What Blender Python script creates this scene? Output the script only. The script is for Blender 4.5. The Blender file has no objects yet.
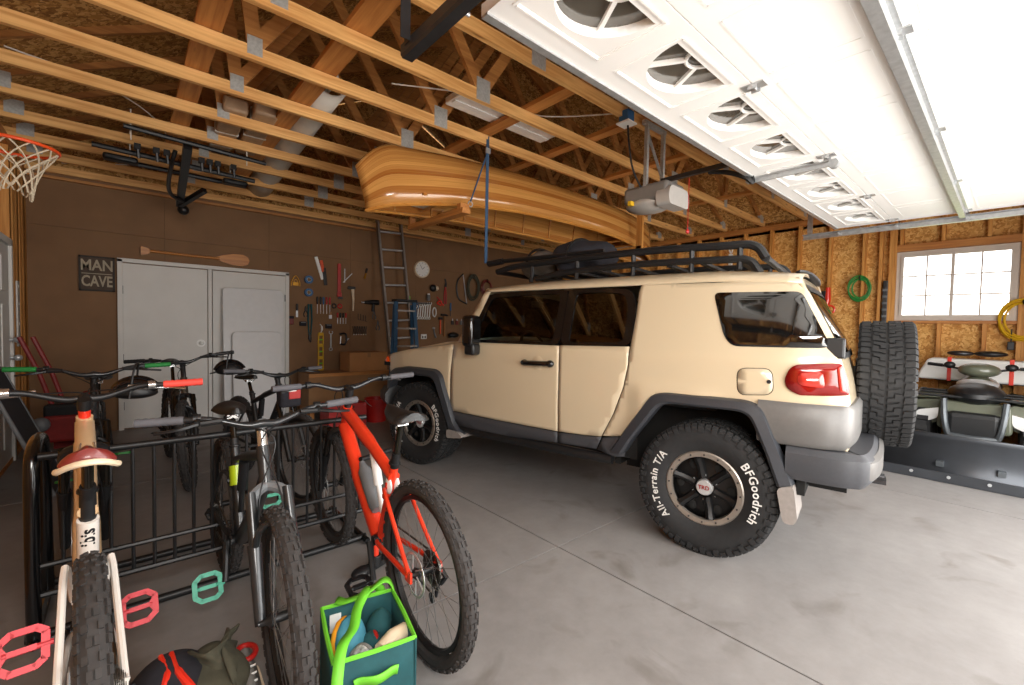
import bpy, math, random
from math import sin, cos, pi, radians as rad, sqrt, atan2
from mathutils import Vector as V, Matrix as Mx, Euler
from mathutils.geometry import delaunay_2d_cdt
random.seed(7)
scene = bpy.context.scene
col = scene.collection

# ------------------------------------------------------------------ materials
def lin(h):
    h = h.lstrip('#')
    o = []
    for i in (0, 2, 4):
        c = int(h[i:i+2], 16) / 255
        o.append(c / 12.92 if c <= .04045 else ((c + .055) / 1.055) ** 2.4)
    return (*o, 1)
def shade(c, k): return (min(1, c[0]*k), min(1, c[1]*k), min(1, c[2]*k), 1)
class NT:
    def __init__(s, m):
        s.t = m.node_tree; s.n = s.t.nodes; s.l = s.t.links
        s.b = s.n.get('Principled BSDF'); s.o = s.n.get('Material Output')
    def new(s, t, **kw):
        n = s.n.new(t)
        for k, v in kw.items():
            if k in n.inputs: n.inputs[k].default_value = v
            else: setattr(n, k, v)
        return n
    def link(s, a, b): s.l.new(a, b)
def base(name):
    m = bpy.data.materials.new(name); m.use_nodes = True
    return m, NT(m)
def mat(name, c, rough=.5, metal=0., var=.12, scale=14., bump=0., coat=0., spec=.5, emit=0., aniso=None):
    m, n = base(name)
    c = lin(c) if isinstance(c, str) else (*c[:3], 1)
    tc = n.new('ShaderNodeTexCoord'); mp = n.new('ShaderNodeMapping')
    if aniso: mp.inputs['Scale'].default_value = aniso
    n.link(tc.outputs['Object'], mp.inputs['Vector'])
    no = n.new('ShaderNodeTexNoise', Scale=scale, Detail=5.)
    n.link(mp.outputs[0], no.inputs['Vector'])
    r = n.new('ShaderNodeValToRGB')
    r.color_ramp.elements[0].position = .3; r.color_ramp.elements[1].position = .72
    r.color_ramp.elements[0].color = shade(c, 1 - var); r.color_ramp.elements[1].color = shade(c, 1 + var)
    n.link(no.outputs['Fac'], r.inputs[0]); n.link(r.outputs[0], n.b.inputs['Base Color'])
    n.b.inputs['Roughness'].default_value = rough; n.b.inputs['Metallic'].default_value = metal
    n.b.inputs['Coat Weight'].default_value = coat; n.b.inputs['Coat Roughness'].default_value = .06
    n.b.inputs['Specular IOR Level'].default_value = spec
    if emit:
        n.b.inputs['Emission Color'].default_value = c; n.b.inputs['Emission Strength'].default_value = emit
    if bump:
        b = n.new('ShaderNodeBump', Strength=bump, Distance=.01); n.link(no.outputs['Fac'], b.inputs['Height']); n.link(b.outputs[0], n.b.inputs['Normal'])
    return m
def wood(name, c1, c2, axis='X', scale=1., rough=.6, knots=True):
    m, n = base(name)
    tc = n.new('ShaderNodeTexCoord'); mp = n.new('ShaderNodeMapping')
    s = {'X': (1.2, 22, 22), 'Y': (22, 1.2, 22), 'Z': (22, 22, 1.2)}[axis]
    mp.inputs['Scale'].default_value = [k*scale for k in s]
    n.link(tc.outputs['Object'], mp.inputs['Vector'])
    no = n.new('ShaderNodeTexNoise', Scale=1.6, Detail=6., Distortion=.6); n.link(mp.outputs[0], no.inputs['Vector'])
    r = n.new('ShaderNodeValToRGB'); e = r.color_ramp.elements
    e[0].position = .3; e[1].position = .7; e[0].color = lin(c1); e[1].color = lin(c2)
    n.link(no.outputs['Fac'], r.inputs[0])
    out = r.outputs[0]
    if knots:
        mp2 = n.new('ShaderNodeMapping'); mp2.inputs['Scale'].default_value = {'X': (2.2, 14, 14), 'Y': (14, 2.2, 14), 'Z': (14, 14, 2.2)}[axis]
        n.link(tc.outputs['Object'], mp2.inputs['Vector'])
        vo = n.new('ShaderNodeTexVoronoi', Scale=.8); n.link(mp2.outputs[0], vo.inputs['Vector'])
        r2 = n.new('ShaderNodeValToRGB'); e = r2.color_ramp.elements
        e[0].position = .04; e[0].color = (.25, .14, .07, 1); e[1].position = .12; e[1].color = (1, 1, 1, 1)
        n.link(vo.outputs['Distance'], r2.inputs[0])
        mx = n.new('ShaderNodeMixRGB', blend_type='MULTIPLY'); mx.inputs[0].default_value = .7
        n.link(out, mx.inputs[1]); n.link(r2.outputs[0], mx.inputs[2]); out = mx.outputs[0]
    n.link(out, n.b.inputs['Base Color']); n.b.inputs['Roughness'].default_value = rough
    return m
def osb(name, c1, c2, c3):
    m, n = base(name)
    tc = n.new('ShaderNodeTexCoord'); mp = n.new('ShaderNodeMapping'); mp.inputs['Scale'].default_value = (13, 13, 13)
    n.link(tc.outputs['Object'], mp.inputs['Vector'])
    no = n.new('ShaderNodeTexNoise', Scale=1.5, Detail=2.); n.link(mp.outputs[0], no.inputs['Vector'])
    va = n.new('ShaderNodeVectorMath', operation='SCALE'); va.inputs['Scale'].default_value = 1.6
    n.link(no.outputs['Color'], va.inputs[0])
    vb = n.new('ShaderNodeVectorMath', operation='ADD'); n.link(mp.outputs[0], vb.inputs[0]); n.link(va.outputs[0], vb.inputs[1])
    vo = n.new('ShaderNodeTexVoronoi', Scale=2.6); n.link(vb.outputs[0], vo.inputs['Vector'])
    r = n.new('ShaderNodeValToRGB'); e = r.color_ramp.elements
    e[0].color = lin(c1); e[1].color = lin(c3); e[0].position = .1; e[1].position = .95
    k = e.new(.5); k.color = lin(c2)
    sp = n.new('ShaderNodeSeparateColor'); n.link(vo.outputs['Color'], sp.inputs[0]); n.link(sp.outputs[0], r.inputs[0])
    n.link(r.outputs[0], n.b.inputs['Base Color']); n.b.inputs['Roughness'].default_value = .75
    return m
def glass(name, tint, rough=.02, trans=.5, gloss=1.5):
    m, n = base(name)
    t = n.new('ShaderNodeBsdfTransparent'); t.inputs[0].default_value = (*[c*trans for c in tint], 1)
    g = n.new('ShaderNodeBsdfGlossy', Roughness=rough); g.inputs[0].default_value = (1, 1, 1, 1)
    f = n.new('ShaderNodeFresnel', IOR=gloss)
    ns = n.new('ShaderNodeTexNoise', Scale=3.); ml = n.new('ShaderNodeMath', operation='MULTIPLY'); ml.inputs[1].default_value = .02
    ad = n.new('ShaderNodeMath', operation='ADD'); n.link(ns.outputs[0], ml.inputs[0]); n.link(ml.outputs[0], ad.inputs[0]); n.link(f.outputs[0], ad.inputs[1])
    x = n.new('ShaderNodeMixShader'); n.link(ad.outputs[0], x.inputs[0]); n.link(t.outputs[0], x.inputs[1]); n.link(g.outputs[0], x.inputs[2])
    n.link(x.outputs[0], n.o.inputs['Surface'])
    return m

M = {}
M['lumber'] = wood('lumber_x', '#c98f4e', '#efbd78', 'X')
M['lumber_y'] = wood('lumber_y', '#a8682f', '#c98a48', 'Y')
M['lumber_z'] = wood('lumber_z', '#b9762f', '#e0a458', 'Z')
M['lumber_dim'] = wood('lumber_dim', '#9c6430', '#bd8446', 'X')
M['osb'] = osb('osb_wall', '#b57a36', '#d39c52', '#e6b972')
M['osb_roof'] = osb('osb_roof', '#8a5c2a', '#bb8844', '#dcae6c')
M['plate'] = mat('galvanised_plate', '#b0b0ac', .5, .35, .15, 60)
M['steel'] = mat('steel', '#c4c6c8', .35, .55, .1)
M['galv'] = mat('galvanised_track', '#c3c6c8', .38, .75, .12, 30)
M['darksteel'] = mat('dark_steel', '#4a4a4c', .4, .8)
M['black'] = mat('black_plastic', '#17181a', .45, 0, .2)
M['blackgloss'] = mat('black_gloss', '#0c0d0f', .2, 0, .1, coat=.5)
M['rubber'] = mat('rubber', '#1f1f20', .78, 0, .18, 40, bump=.15)
M['tyre'] = mat('bike_tire_rubber', '#343130', .85, 0, .2, 40, bump=.1)
M['white'] = mat('white_paint', '#e9e9e6', .45, 0, .02)
M['doorwhite'] = mat('door_white', '#d2d0cb', .5, 0, .03, 5)
M['panelwhite'] = mat('garage_door_white', '#f6f5f2', .5, 0, .015, 4)
M['tablewhite'] = mat('table_plastic', '#d6d6d6', .5, 0, .03)
M['cardboard'] = mat('cardboard', '#a9784a', .85, 0, .08, 6)
M['tan'] = mat('tan_board', '#8f6a45', .8, 0, .1, 6)
M['red'] = mat('red_paint', '#b0201c', .4, 0, .08)
M['redbright'] = mat('bright_red', '#e8321f', .32, 0, .05, coat=.6)
M['orange'] = mat('orange', '#e8521e', .45)
M['yellow'] = mat('yellow', '#d9ac1c', .5)
M['blue'] = mat('blue', '#2b5f8e', .5)
M['green'] = mat('green', '#2f8a3c', .55)
M['lime'] = mat('lime', '#6ac22f', .6, 0, .08)
M['teal'] = mat('teal_fabric', '#16494e', .85, 0, .12, 30)
M['mint'] = mat('mint_anodised', '#3f9f84', .45, .1)
M['pink'] = mat('coral_anodised', '#d8404a', .45, .1)
M['brass'] = mat('brass', '#b9842e', .35, .7)
M['woodhandle'] = wood('wood_handle', '#8a5a2c', '#b57c44', 'Z', knots=False)
M['paddle'] = wood('paddle_wood', '#a8641c', '#c8822c', 'X', knots=False, rough=.35)
M['greyplastic'] = mat('grey_plastic', '#6d7073', .5, 0, .1)
M['olive'] = mat('olive_cloth', '#4c4a3c', .9, 0, .2, 25, bump=.2)
M['greycloth'] = mat('grey_cloth', '#75736f', .9, 0, .15, 30)
M['darkcloth'] = mat('dark_cloth', '#24232a', .9, 0, .25, 25, bump=.2)
M['net'] = mat('net_cord', '#cdbfa6', .8)
M['bone'] = mat('cream_leather', '#e0cdb0', .5)

# ------------------------------------------------------------------ mesh builder
def spl(pts, n=6, closed=False):
    pts = [V(p) for p in pts]; N = len(pts); out = []
    rng = N if closed else N - 1
    for i in range(rng):
        p1 = pts[i]; p2 = pts[(i+1) % N]
        p0 = pts[i-1] if (closed or i > 0) else p1*2 - p2
        p3 = pts[(i+2) % N] if (closed or i < N-2) else p2*2 - p1
        for k in range(n):
            t = k / n
            out.append(.5*((2*p1) + (p2-p0)*t + (2*p0-5*p1+4*p2-p3)*t*t + (3*p1-p0-3*p2+p3)*t**3))
    if not closed: out.append(pts[-1])
    return out
def frame_to(d, up=V((0, 0, 1))):
    d = V(d).normalized()
    if abs(d.dot(up)) > .99: up = V((0, 1, 0))
    x = up.cross(d).normalized(); y = d.cross(x)
    return Mx((x, y, d)).transposed()
class MB:
    def __init__(s): s.v = []; s.f = []; s.m = []; s.k = 0; s.uv = None
    def add(s, vs, fs):
        b = len(s.v); s.v += [V(p) for p in vs]
        for f in fs: s.f.append([i + b for i in f]); s.m.append(s.k)
        return s
    def box(s, c, d, rot=None):
        c = V(c); x, y, z = [k/2 for k in d]
        p = [V((a*x, b*y, e*z)) for e in (-1, 1) for b in (-1, 1) for a in (-1, 1)]
        if rot is not None:
            R = rot if isinstance(rot, Mx) else Euler(rot).to_matrix()
            p = [R @ q for q in p]
        return s.add([c + q for q in p], [(0, 2, 3, 1), (4, 5, 7, 6), (0, 1, 5, 4), (2, 6, 7, 3), (0, 4, 6, 2), (1, 3, 7, 5)])
    def bar(s, a, b, w, h, up=(0, 0, 1)):
        a, b = V(a), V(b); R = frame_to(b - a, V(up))
        return s.box((a+b)/2, (w, h, (b-a).length), R)
    def tube(s, pts, r, n=8, closed=False, caps=True, sq=1.):
        pts = [V(p) for p in pts]; N = len(pts)
        rs = r if isinstance(r, (list, tuple)) else [r]*N
        vs = []; fs = []; ref = None
        for i, p in enumerate(pts):
            if closed: d = pts[(i+1) % N] - pts[i-1]
            else: d = pts[min(i+1, N-1)] - pts[max(i-1, 0)]
            if d.length < 1e-9: d = V((0, 0, 1))
            d.normalize()
            if ref is None:
                ref = V((0, 0, 1)) if abs(d.z) < .9 else V((1, 0, 0))
            u = (ref - d*ref.dot(d))
            if u.length < 1e-6: u = d.orthogonal()
            u.normalize(); ref = u; w = d.cross(u)
            for k in range(n):
                a = 2*pi*k/n
                vs.append(p + (u*cos(a)*sq + w*sin(a))*rs[i])
        for i in range(N if closed else N-1):
            j = (i+1) % N
            for k in range(n):
                fs.append((i*n+k, i*n+(k+1) % n, j*n+(k+1) % n, j*n+k))
        if caps and not closed:
            fs.append(tuple(range(n))[::-1]); fs.append(tuple((N-1)*n+k for k in range(n)))
        return s.add(vs, fs)
    def cyl(s, a, b, r0, r1=None, n=16): return s.tube([a, b], [r0, r0 if r1 is None else r1], n)
    def lathe(s, prof, o=(0, 0, 0), ax=(0, 0, 1), n=24, up=None, closed=False, arc=None):
        R = frame_to(ax); o = V(o); N = len(prof); vs = []; fs = []
        a0, a1 = arc or (0, 2*pi); full = arc is None; steps = n if full else n+1
        for i in range(steps):
            a = a0 + (a1-a0)*i/n
            for r, h in prof: vs.append(o + R @ V((r*cos(a), r*sin(a), h)))
        for i in range(n):
            j = (i+1) % steps
            for k in range(N if closed else N-1):
                q = (k+1) % N
                fs.append((i*N+k, j*N+k, j*N+q, i*N+q))
        return s.add(vs, fs)
    def ell(s, c, r, rot=None, n=14, m=9, f=None):
        c = V(c); vs = []; fs = []
        R = Euler(rot).to_matrix() if rot is not None and not isinstance(rot, Mx) else (rot or Mx.Identity(3))
        for i in range(m+1):
            t = pi*i/m
            for k in range(n):
                a = 2*pi*k/n; p = V((r[0]*sin(t)*cos(a), r[1]*sin(t)*sin(a), r[2]*cos(t)))
                if f: p = f(p)
                vs.append(c + R @ p)
        for i in range(m):
            for k in range(n): fs.append((i*n+k, (i+1)*n+k, (i+1)*n+(k+1) % n, i*n+(k+1) % n))
        return s.add(vs, fs)
    def torus(s, c, Rr, r, ax=(0, 0, 1), n=32, m=8):
        R = frame_to(ax); c = V(c)
        return s.tube([c + R @ V((Rr*cos(2*pi*i/n), Rr*sin(2*pi*i/n), 0)) for i in range(n)], r, m, closed=True)
    def prism(s, poly, d, f):
        """poly: 2-D outline, d=(a,b) depth range, f(x,y,depth)->point"""
        N = len(poly); vs = [f(x, y, d[0]) for x, y in poly] + [f(x, y, d[1]) for x, y in poly]
        fs = [tuple(range(N))[::-1], tuple(range(N, 2*N))] + [(i, (i+1) % N, N+(i+1) % N, N+i) for i in range(N)]
        return s.add(vs, fs)
    def grid(s, rows, closed=False):
        a = len(rows); b = len(rows[0]); vs = [p for r in rows for p in r]; fs = []
        for i in range(a-1):
            for k in range(b if closed else b-1):
                q = (k+1) % b
                fs.append((i*b+k, i*b+q, (i+1)*b+q, (i+1)*b+k))
        return s.add(vs, fs)
    def text(s, body, size, f, ext=.002, space=1., align='CENTER', bold=0.):
        cu = bpy.data.curves.new('lettering', 'FONT'); cu.body = body; cu.size = size; cu.align_x = align; cu.align_y = 'CENTER'
        cu.space_character = space; cu.offset = bold; cu.resolution_u = 3; cu.extrude = ext
        ob = bpy.data.objects.new('lettering', cu); me = bpy.data.meshes.new_from_object(ob)
        s.add([f(*p.co) for p in me.vertices], [tuple(p.vertices) for p in me.polygons])
        bpy.data.meshes.remove(me); bpy.data.objects.remove(ob); bpy.data.curves.remove(cu)
        return s
    def build(s, name, mats, parent=None, smooth=40, bevel=0, solid=0, subsurf=0, loc=None, normals=False):
        me = bpy.data.meshes.new(name); me.from_pydata([tuple(p) for p in s.v], [], s.f)
        mats = mats if isinstance(mats, (list, tuple)) else [mats]
        for m in mats: me.materials.append(M[m] if isinstance(m, str) else m)
        me.polygons.foreach_set('material_index', s.m)
        if s.uv:
            l = me.uv_layers.new(name='UVMap')
            for lp in me.loops: l.data[lp.index].uv = s.uv[lp.vertex_index]
        if normals:
            import bmesh
            bm = bmesh.new(); bm.from_mesh(me); bmesh.ops.recalc_face_normals(bm, faces=bm.faces); bm.to_mesh(me); bm.free()
        me.validate(); me.update()
        if smooth:
            me.polygons.foreach_set('use_smooth', [True]*len(me.polygons)); me.set_sharp_from_angle(angle=rad(smooth))
        o = bpy.data.objects.new(name, me); col.objects.link(o)
        if parent is not None: o.parent = parent
        if loc is not None: o.location = loc
        if bevel:
            b = o.modifiers.new('bevel', 'BEVEL'); b.width = bevel; b.segments = 2; b.limit_method = 'ANGLE'; b.angle_limit = rad(40)
        if solid:
            b = o.modifiers.new('solid', 'SOLIDIFY'); b.thickness = solid; b.offset = -1
        if subsurf:
            b = o.modifiers.new('sub', 'SUBSURF'); b.levels = subsurf; b.render_levels = subsurf
        return o
def tag(o, label, cat, group=None):
    o['label'] = label; o['category'] = cat
    if group: o['group'] = group
    return o
def thing(name, label, cat, loc=(0, 0, 0), rz=0., group=None, rot=None):
    o = bpy.data.objects.new(name, None); o.empty_display_size = .1; col.objects.link(o)
    o.location = loc; o.rotation_euler = rot if rot else (0, 0, rz)
    return tag(o, label, cat, group)
def struct(o): o['kind'] = 'structure'; return o
def dup(root, loc, rot=None, label=None, group=None, scale=None):
    r = root.copy(); col.objects.link(r); r.location = loc
    if rot is not None: r.rotation_euler = rot
    if label: r['label'] = label
    if group: r['group'] = group
    if scale: r.scale = scale
    for ch in list(root.children):
        c = ch.copy(); col.objects.link(c); c.parent = r
        for g in list(ch.children):
            d = g.copy(); col.objects.link(d); d.parent = c
    return r
def inset_poly(poly, x, y):
    ins = False; n = len(poly); j = n-1
    for i in range(n):
        (xi, yi), (xj, yj) = poly[i], poly[j]
        if (yi > y) != (yj > y) and x < (xj-xi)*(y-yi)/(yj-yi)+xi: ins = not ins
        j = i
    return ins
def rpoly(poly, r, n=4):
    """round the corners of a 2-D polygon"""
    out = []; N = len(poly)
    for i in range(N):
        p = V((*poly[i], 0)); a = V((*poly[i-1], 0)); b = V((*poly[(i+1) % N], 0))
        ra = min(r, (a-p).length*.45); rb = min(r, (b-p).length*.45)
        s = p + (a-p).normalized()*ra; e = p + (b-p).normalized()*rb
        for k in range(n+1):
            t = k/n; q = s*(1-t)**2 + p*2*t*(1-t) + e*t*t
            out.append((q.x, q.y))
    return out

# ------------------------------------------------------------------ camera (29 mm-class wide lens, standing in the front left corner)
def R_cam(yaw, pitch, roll):
    yaw, pitch, roll = map(rad, (yaw, pitch, roll))
    fw = V((sin(yaw), cos(yaw), 0)); r = V((cos(yaw), -sin(yaw), 0)); d = V((0, 0, -1))
    c, s = cos(pitch), sin(pitch); fw2 = fw*c + d*s; d2 = d*c - fw*s
    c, s = cos(roll), sin(roll)
    x = r*c + d2*s; y = d2*c - r*s
    return Mx((x, -y, -fw2)).transposed()
cam = bpy.data.cameras.new('camera'); cam.sensor_width = 36; cam.lens = 36*442/1024; cam.clip_start = .05
co = bpy.data.objects.new('camera', cam); col.objects.link(co)
co.matrix_world = Mx.Translation((0, 0, 1.38)) @ R_cam(41.4, 2.0, -1.1).to_4x4()
scene.camera = co

# ------------------------------------------------------------------ light
w = bpy.data.worlds.new('daylight'); scene.world = w; w.use_nodes = True
wn = w.node_tree.nodes; wl = w.node_tree.links
bg = wn['Background']
sky = wn.new('ShaderNodeTexSky'); sky.sky_type = 'HOSEK_WILKIE'; sky.sun_direction = V((.5, .6, .6)).normalized(); sky.turbidity = 4; sky.ground_albedo = .4
mixc = wn.new('ShaderNodeMixRGB'); mixc.inputs[0].default_value = .75; mixc.inputs[2].default_value = (1, .98, .95, 1)
wl.new(sky.outputs[0], mixc.inputs[1]); wl.new(mixc.outputs[0], bg.inputs[0]); bg.inputs[1].default_value = 4.0
def area(name, loc, rot, sx, sy, power, color=(1, 1, 1), portal=False):
    l = bpy.data.lights.new(name, 'AREA'); l.shape = 'RECTANGLE'; l.size = sx; l.size_y = sy; l.energy = power; l.color = color
    o = bpy.data.objects.new(name, l); col.objects.link(o); o.location = loc; o.rotation_euler = rot
    if portal: l.cycles.is_portal = True
    return o
area('garage_opening_portal', (3.5, -.98, 1.06), (rad(90), 0, 0), 4.95, 2.1, 1, portal=True)
area('garage_opening_daylight', (3.5, -1.15, 1.15), (rad(90), 0, 0), 4.8, 2.0, 125, (1, .985, .96))
sun = bpy.data.lights.new('sun', 'SUN'); sun.energy = 3.2; sun.angle = rad(1); sun.color = (1, .95, .86)
so = bpy.data.objects.new('sun', sun); col.objects.link(so); so.rotation_euler = (rad(-38), rad(-18), 0)
scene.view_settings.view_transform = 'Standard'
scene.view_settings.exposure = 0.4
area('soft_fill', (.1, -.75, 2.1), (rad(72), 0, rad(-28)), 1.2, .9, 72, (1, .97, .92))  # added fill lamp behind the camera, evens out the light from the opening
# ------------------------------------------------------------------ the setting
X0, X1, YF, YB, ZC = -.80, 7.95, -.95, 7.35, 3.12
def concrete():
    m, n = base('concrete')
    tc = n.new('ShaderNodeTexCoord')
    a = n.new('ShaderNodeTexNoise', Scale=.9, Detail=6.); b = n.new('ShaderNodeTexNoise', Scale=7., Detail=8., Roughness=.7)
    c = n.new('ShaderNodeTexNoise', Scale=2.6, Detail=4., Distortion=.8)
    for k in (a, b, c): n.link(tc.outputs['Object'], k.inputs['Vector'])
    r = n.new('ShaderNodeValToRGB'); e = r.color_ramp.elements
    e[0].position = .3; e[1].position = .75; e[0].color = lin('#767270'); e[1].color = lin('#979492')
    mx = n.new('ShaderNodeMixRGB'); mx.inputs[0].default_value = .4
    n.link(a.outputs['Fac'], mx.inputs[1]); n.link(b.outputs['Fac'], mx.inputs[2]); n.link(mx.outputs[0], r.inputs[0])
    r2 = n.new('ShaderNodeValToRGB'); e = r2.color_ramp.elements
    e[0].position = .24; e[0].color = (.52, .47, .42, 1); e[1].position = .4; e[1].color = (1, 1, 1, 1)
    n.link(c.outputs['Fac'], r2.inputs[0])
    m2 = n.new('ShaderNodeMixRGB', blend_type='MULTIPLY'); m2.inputs[0].default_value = .7
    n.link(r.outputs[0], m2.inputs[1]); n.link(r2.outputs[0], m2.inputs[2]); n.link(m2.outputs[0], n.b.inputs['Base Color'])
    n.b.inputs['Roughness'].default_value = .6
    bp = n.new('ShaderNodeBump', Strength=.12, Distance=.005); n.link(b.outputs['Fac'], bp.inputs['Height']); n.link(bp.outputs[0], n.b.inputs['Normal'])
    return m
M['concrete'] = concrete()
M['joint'] = mat('joint_shadow', '#3f3a36', .9)
M['brownboard'] = mat('brown_wall_board', '#7d5c3d', .75, 0, .1, 3, aniso=(1, 1, 1))
M['grass'] = mat('grass', '#8f9a5a', .9, 0, .2, 3)
M['drive'] = mat('driveway', '#b9b4ac', .85, 0, .06, 3)

f = MB(); xs = [X0-.1, 2.05, 5.1, X1+.1]; ys = [YF-.05, 1.85, 4.85, YB+.1]; g = .005
for i in range(3):
    for j in range(3):
        f.box(((xs[i]+xs[i+1])/2, (ys[j]+ys[j+1])/2, -.05), (xs[i+1]-xs[i]-2*g, ys[j+1]-ys[j]-2*g, .1))
f.k = 1; f.box((3.575, 3.2, -.09), (8.9, 8.5, .1))
struct(f.build('floor', ['concrete', 'joint'], smooth=0))
b = MB(); b.box((3.5, -13.2, -.12), (40, 24, .1)); struct(b.build('ground_driveway', 'drive', smooth=0))
b = MB(); b.box((20, 12, -.14), (23.5, 27, .1)); struct(b.build('ground_lawn', 'grass', smooth=0))

# back wall of brown boards
b = MB(); x = X0
while x < X1 + .09:
    x2 = min(x+1.22, X1+.1)
    b.box(((x+x2)/2, YB+.01, 1.22), (x2-x-.002, .02, 2.439)); b.box(((x+x2)/2, YB+.01, 2.78), (x2-x-.002, .02, .676)); x = x2
b.k = 1; b.box((3.575, YB+.05, 1.56), (8.95, .06, 3.12))
wb = struct(b.build('wall_back', ['brownboard', 'joint'], smooth=0))
b = MB(); b.bar((X0, YB-.02, 3.08), (X1, YB-.02, 3.08), .04, .08); b.build('top_plate', 'lumber', wb, smooth=0)
b = MB(); b.bar((X0, YB-.03, 2.985), (4.4, YB-.03, 2.985), .05, .03); b.build('ledger_strip', 'lumber_dim', wb, smooth=0)

# left wall: stud wall with the entry door
b = MB(); b.box((X0-.11, 3.2, 1.56), (.02, 8.5, 3.12)); wl_ = struct(b.build('wall_left', 'osb', smooth=0))
for y in [YF+.05+.406*i for i in range(21)]:
    if not 5.38 < y < 6.4:
        b = MB(); b.box((X0-.05, y, 1.53), (.098, .038, 2.98)); b.build('stud', 'lumber_z', wl_, smooth=0)
for y in (5.36, 6.40, 6.44, 6.62, 6.80, 7.0, 7.18, 7.31):
    b = MB(); b.box((X0-.05, y, 1.53), (.098, .16 if y > 6.5 else .038, 2.98)); b.build('stud', 'lumber_z', wl_, smooth=0)
b = MB(); b.box((X0-.05, 3.2, 3.07), (.1, 8.3, .09)); b.box((X0-.05, 3.2, .02), (.1, 8.3, .038)); b.build('wall_plate', 'lumber_y', wl_, smooth=0)
d = struct(MB().box((X0-.03, 5.88, 1.03), (.045, .9, 2.05)).build('door_2', 'doorwhite', smooth=0, bevel=.003))
for yy in (5.68, 6.08):
    for zz, hh in ((.5, .62), (1.22, .56), (1.78, .32)):
        MB().box((X0-.004, yy, zz), (.012, .3, hh)).build('raised_panel', 'doorwhite', d, smooth=0, bevel=.005)
MB().box((X0-.02, 5.40, 1.05), (.07, .06, 2.12)).box((X0-.02, 6.36, 1.05), (.07, .06, 2.12)).box((X0-.02, 5.88, 2.09), (.07, 1.0, .06)).build('door_frame', 'doorwhite', d, smooth=0)
for z in (1.0, 1.17):
    MB().cyl((X0-.01, 6.24, z), (X0+.04, 6.24, z), .012).ell((X0+.055, 6.24, z), (.03, .03, .03)).build('door_knob' if z < 1.1 else 'deadbolt', 'steel', d)

# right wall: OSB sheathing between bare studs, window opening
WY0, WY1, WZ0, WZ1 = -.02, 1.10, 1.57, 2.50
b = MB(); xs_ = X1+.10
for y0, y1, z0, z1 in ((YF, WY0, 0, ZC), (WY1, YB, 0, ZC), (WY0, WY1, 0, WZ0), (WY0, WY1, WZ1, ZC)):
    b.box((xs_+.01, (y0+y1)/2, (z0+z1)/2), (.02, y1-y0, z1-z0))
wr = struct(b.build('wall_right', 'osb', smooth=0))
for i in range(-5, 16):
    y = 1.46 + .406*i
    if y > YB - .05 or y < YF: continue
    if WY0-.02 < y < WY1+.02:
        for z0, z1 in ((.04, WZ0-.04), (WZ1+.10, ZC-.08)):
            MB().box((X1+.05, y, (z0+z1)/2), (.098, .038, z1-z0)).build('cripple_stud', 'lumber_z', wr, smooth=0)
    else:
        MB().box((X1+.05, y, 1.54), (.098, .038, 3.0)).build('stud', 'lumber_z', wr, smooth=0)
for y in (WY1+.02, WY1+.06, WY1+.17, WY0-.02, WY0-.06):
    MB().box((X1+.05, y, 1.54), (.099, .038, 3.0)).build('king_stud', 'lumber_z', wr, smooth=0)
MB().box((X1+.05, .54, WZ0-.02), (.102, 1.12, .038)).build('rough_sill', 'lumber_y', wr, smooth=0)
MB().box((X1+.05, .54, WZ1+.05), (.10, 1.12, .09)).build('window_header', 'lumber_y', wr, smooth=0)
MB().box((X1+.05, 3.2, ZC-.04), (.10, 8.3, .076)).build('top_plate', 'lumber_y', wr, smooth=0)
MB().box((X1+.05, 3.2, .02), (.10, 8.3, .038)).build('bottom_plate', 'lumber_y', wr, smooth=0)
MB().box((X1+.05, -.5, 2.86), (.09, .03, .4)).build('brace_block', 'lumber_z', wr, smooth=0)

M['vinyl'] = mat('window_vinyl', '#cbbfb3', .4, 0, .03)
M['pane'] = glass('clear_pane', (1, 1, 1), .01, .97, 1.45)
wx = X1+.075
fr = MB()
for y0, y1, z0, z1 in ((WY0+.045, WY1-.045, WZ0, WZ0+.045), (WY0+.045, WY1-.045, WZ1-.045, WZ1), (WY0, WY0+.045, WZ0, WZ1), (WY1-.045, WY1, WZ0, WZ1)):
    fr.box((wx, (y0+y1)/2, (z0+z1)/2), (.07, y1-y0, z1-z0))
win = struct(fr.build('window_1', 'vinyl', smooth=0))
for y0, y1, ox in ((.045+WY0, .565, 0), (.535, WY1-.045, -.022)):
    s = MB()
    for a, b_, c_, d_ in ((y0+.03, y1-.03, WZ0+.045, WZ0+.075), (y0+.03, y1-.03, WZ1-.075, WZ1-.045), (y0, y0+.03, WZ0+.045, WZ1-.045), (y1-.03, y1, WZ0+.045, WZ1-.045)):
        s.box((wx-.012+ox, (a+b_)/2, (c_+d_)/2), (.035, b_-a, d_-c_))
    so_ = s.build('sash', 'vinyl', win, smooth=0)
    mu = MB(); h = WZ1-WZ0-.15
    mu.box((wx+.0+ox, (y0+y1)/2, (WZ0+WZ1)/2), (.012, .016, h))
    for k in (1, 2): mu.box((wx+.0+ox, (y0+y1)/2, WZ0+.075+h*k/3), (.011, y1-y0-.06, .016))
    mu.build('muntin', 'vinyl', so_, smooth=0)
    MB().box((wx-.004+ox, (y0+y1)/2, (WZ0+WZ1)/2), (.005, y1-y0-.06, h)).build('pane', 'pane', so_, smooth=0)

# front wall behind the photographer, with the big opening
b = MB(); DX0, DX1 = 1.04, 6.0
for x0, x1, z0, z1 in ((X0-.1, DX0, 0, ZC), (DX1, X1+.1, 0, ZC), (DX0, DX1, 2.14, ZC)):
    b.box(((x0+x1)/2, YF-.06, (z0+z1)/2), (x1-x0, .12, z1-z0))
struct(b.build('wall_front', 'osb', smooth=0))

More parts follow.
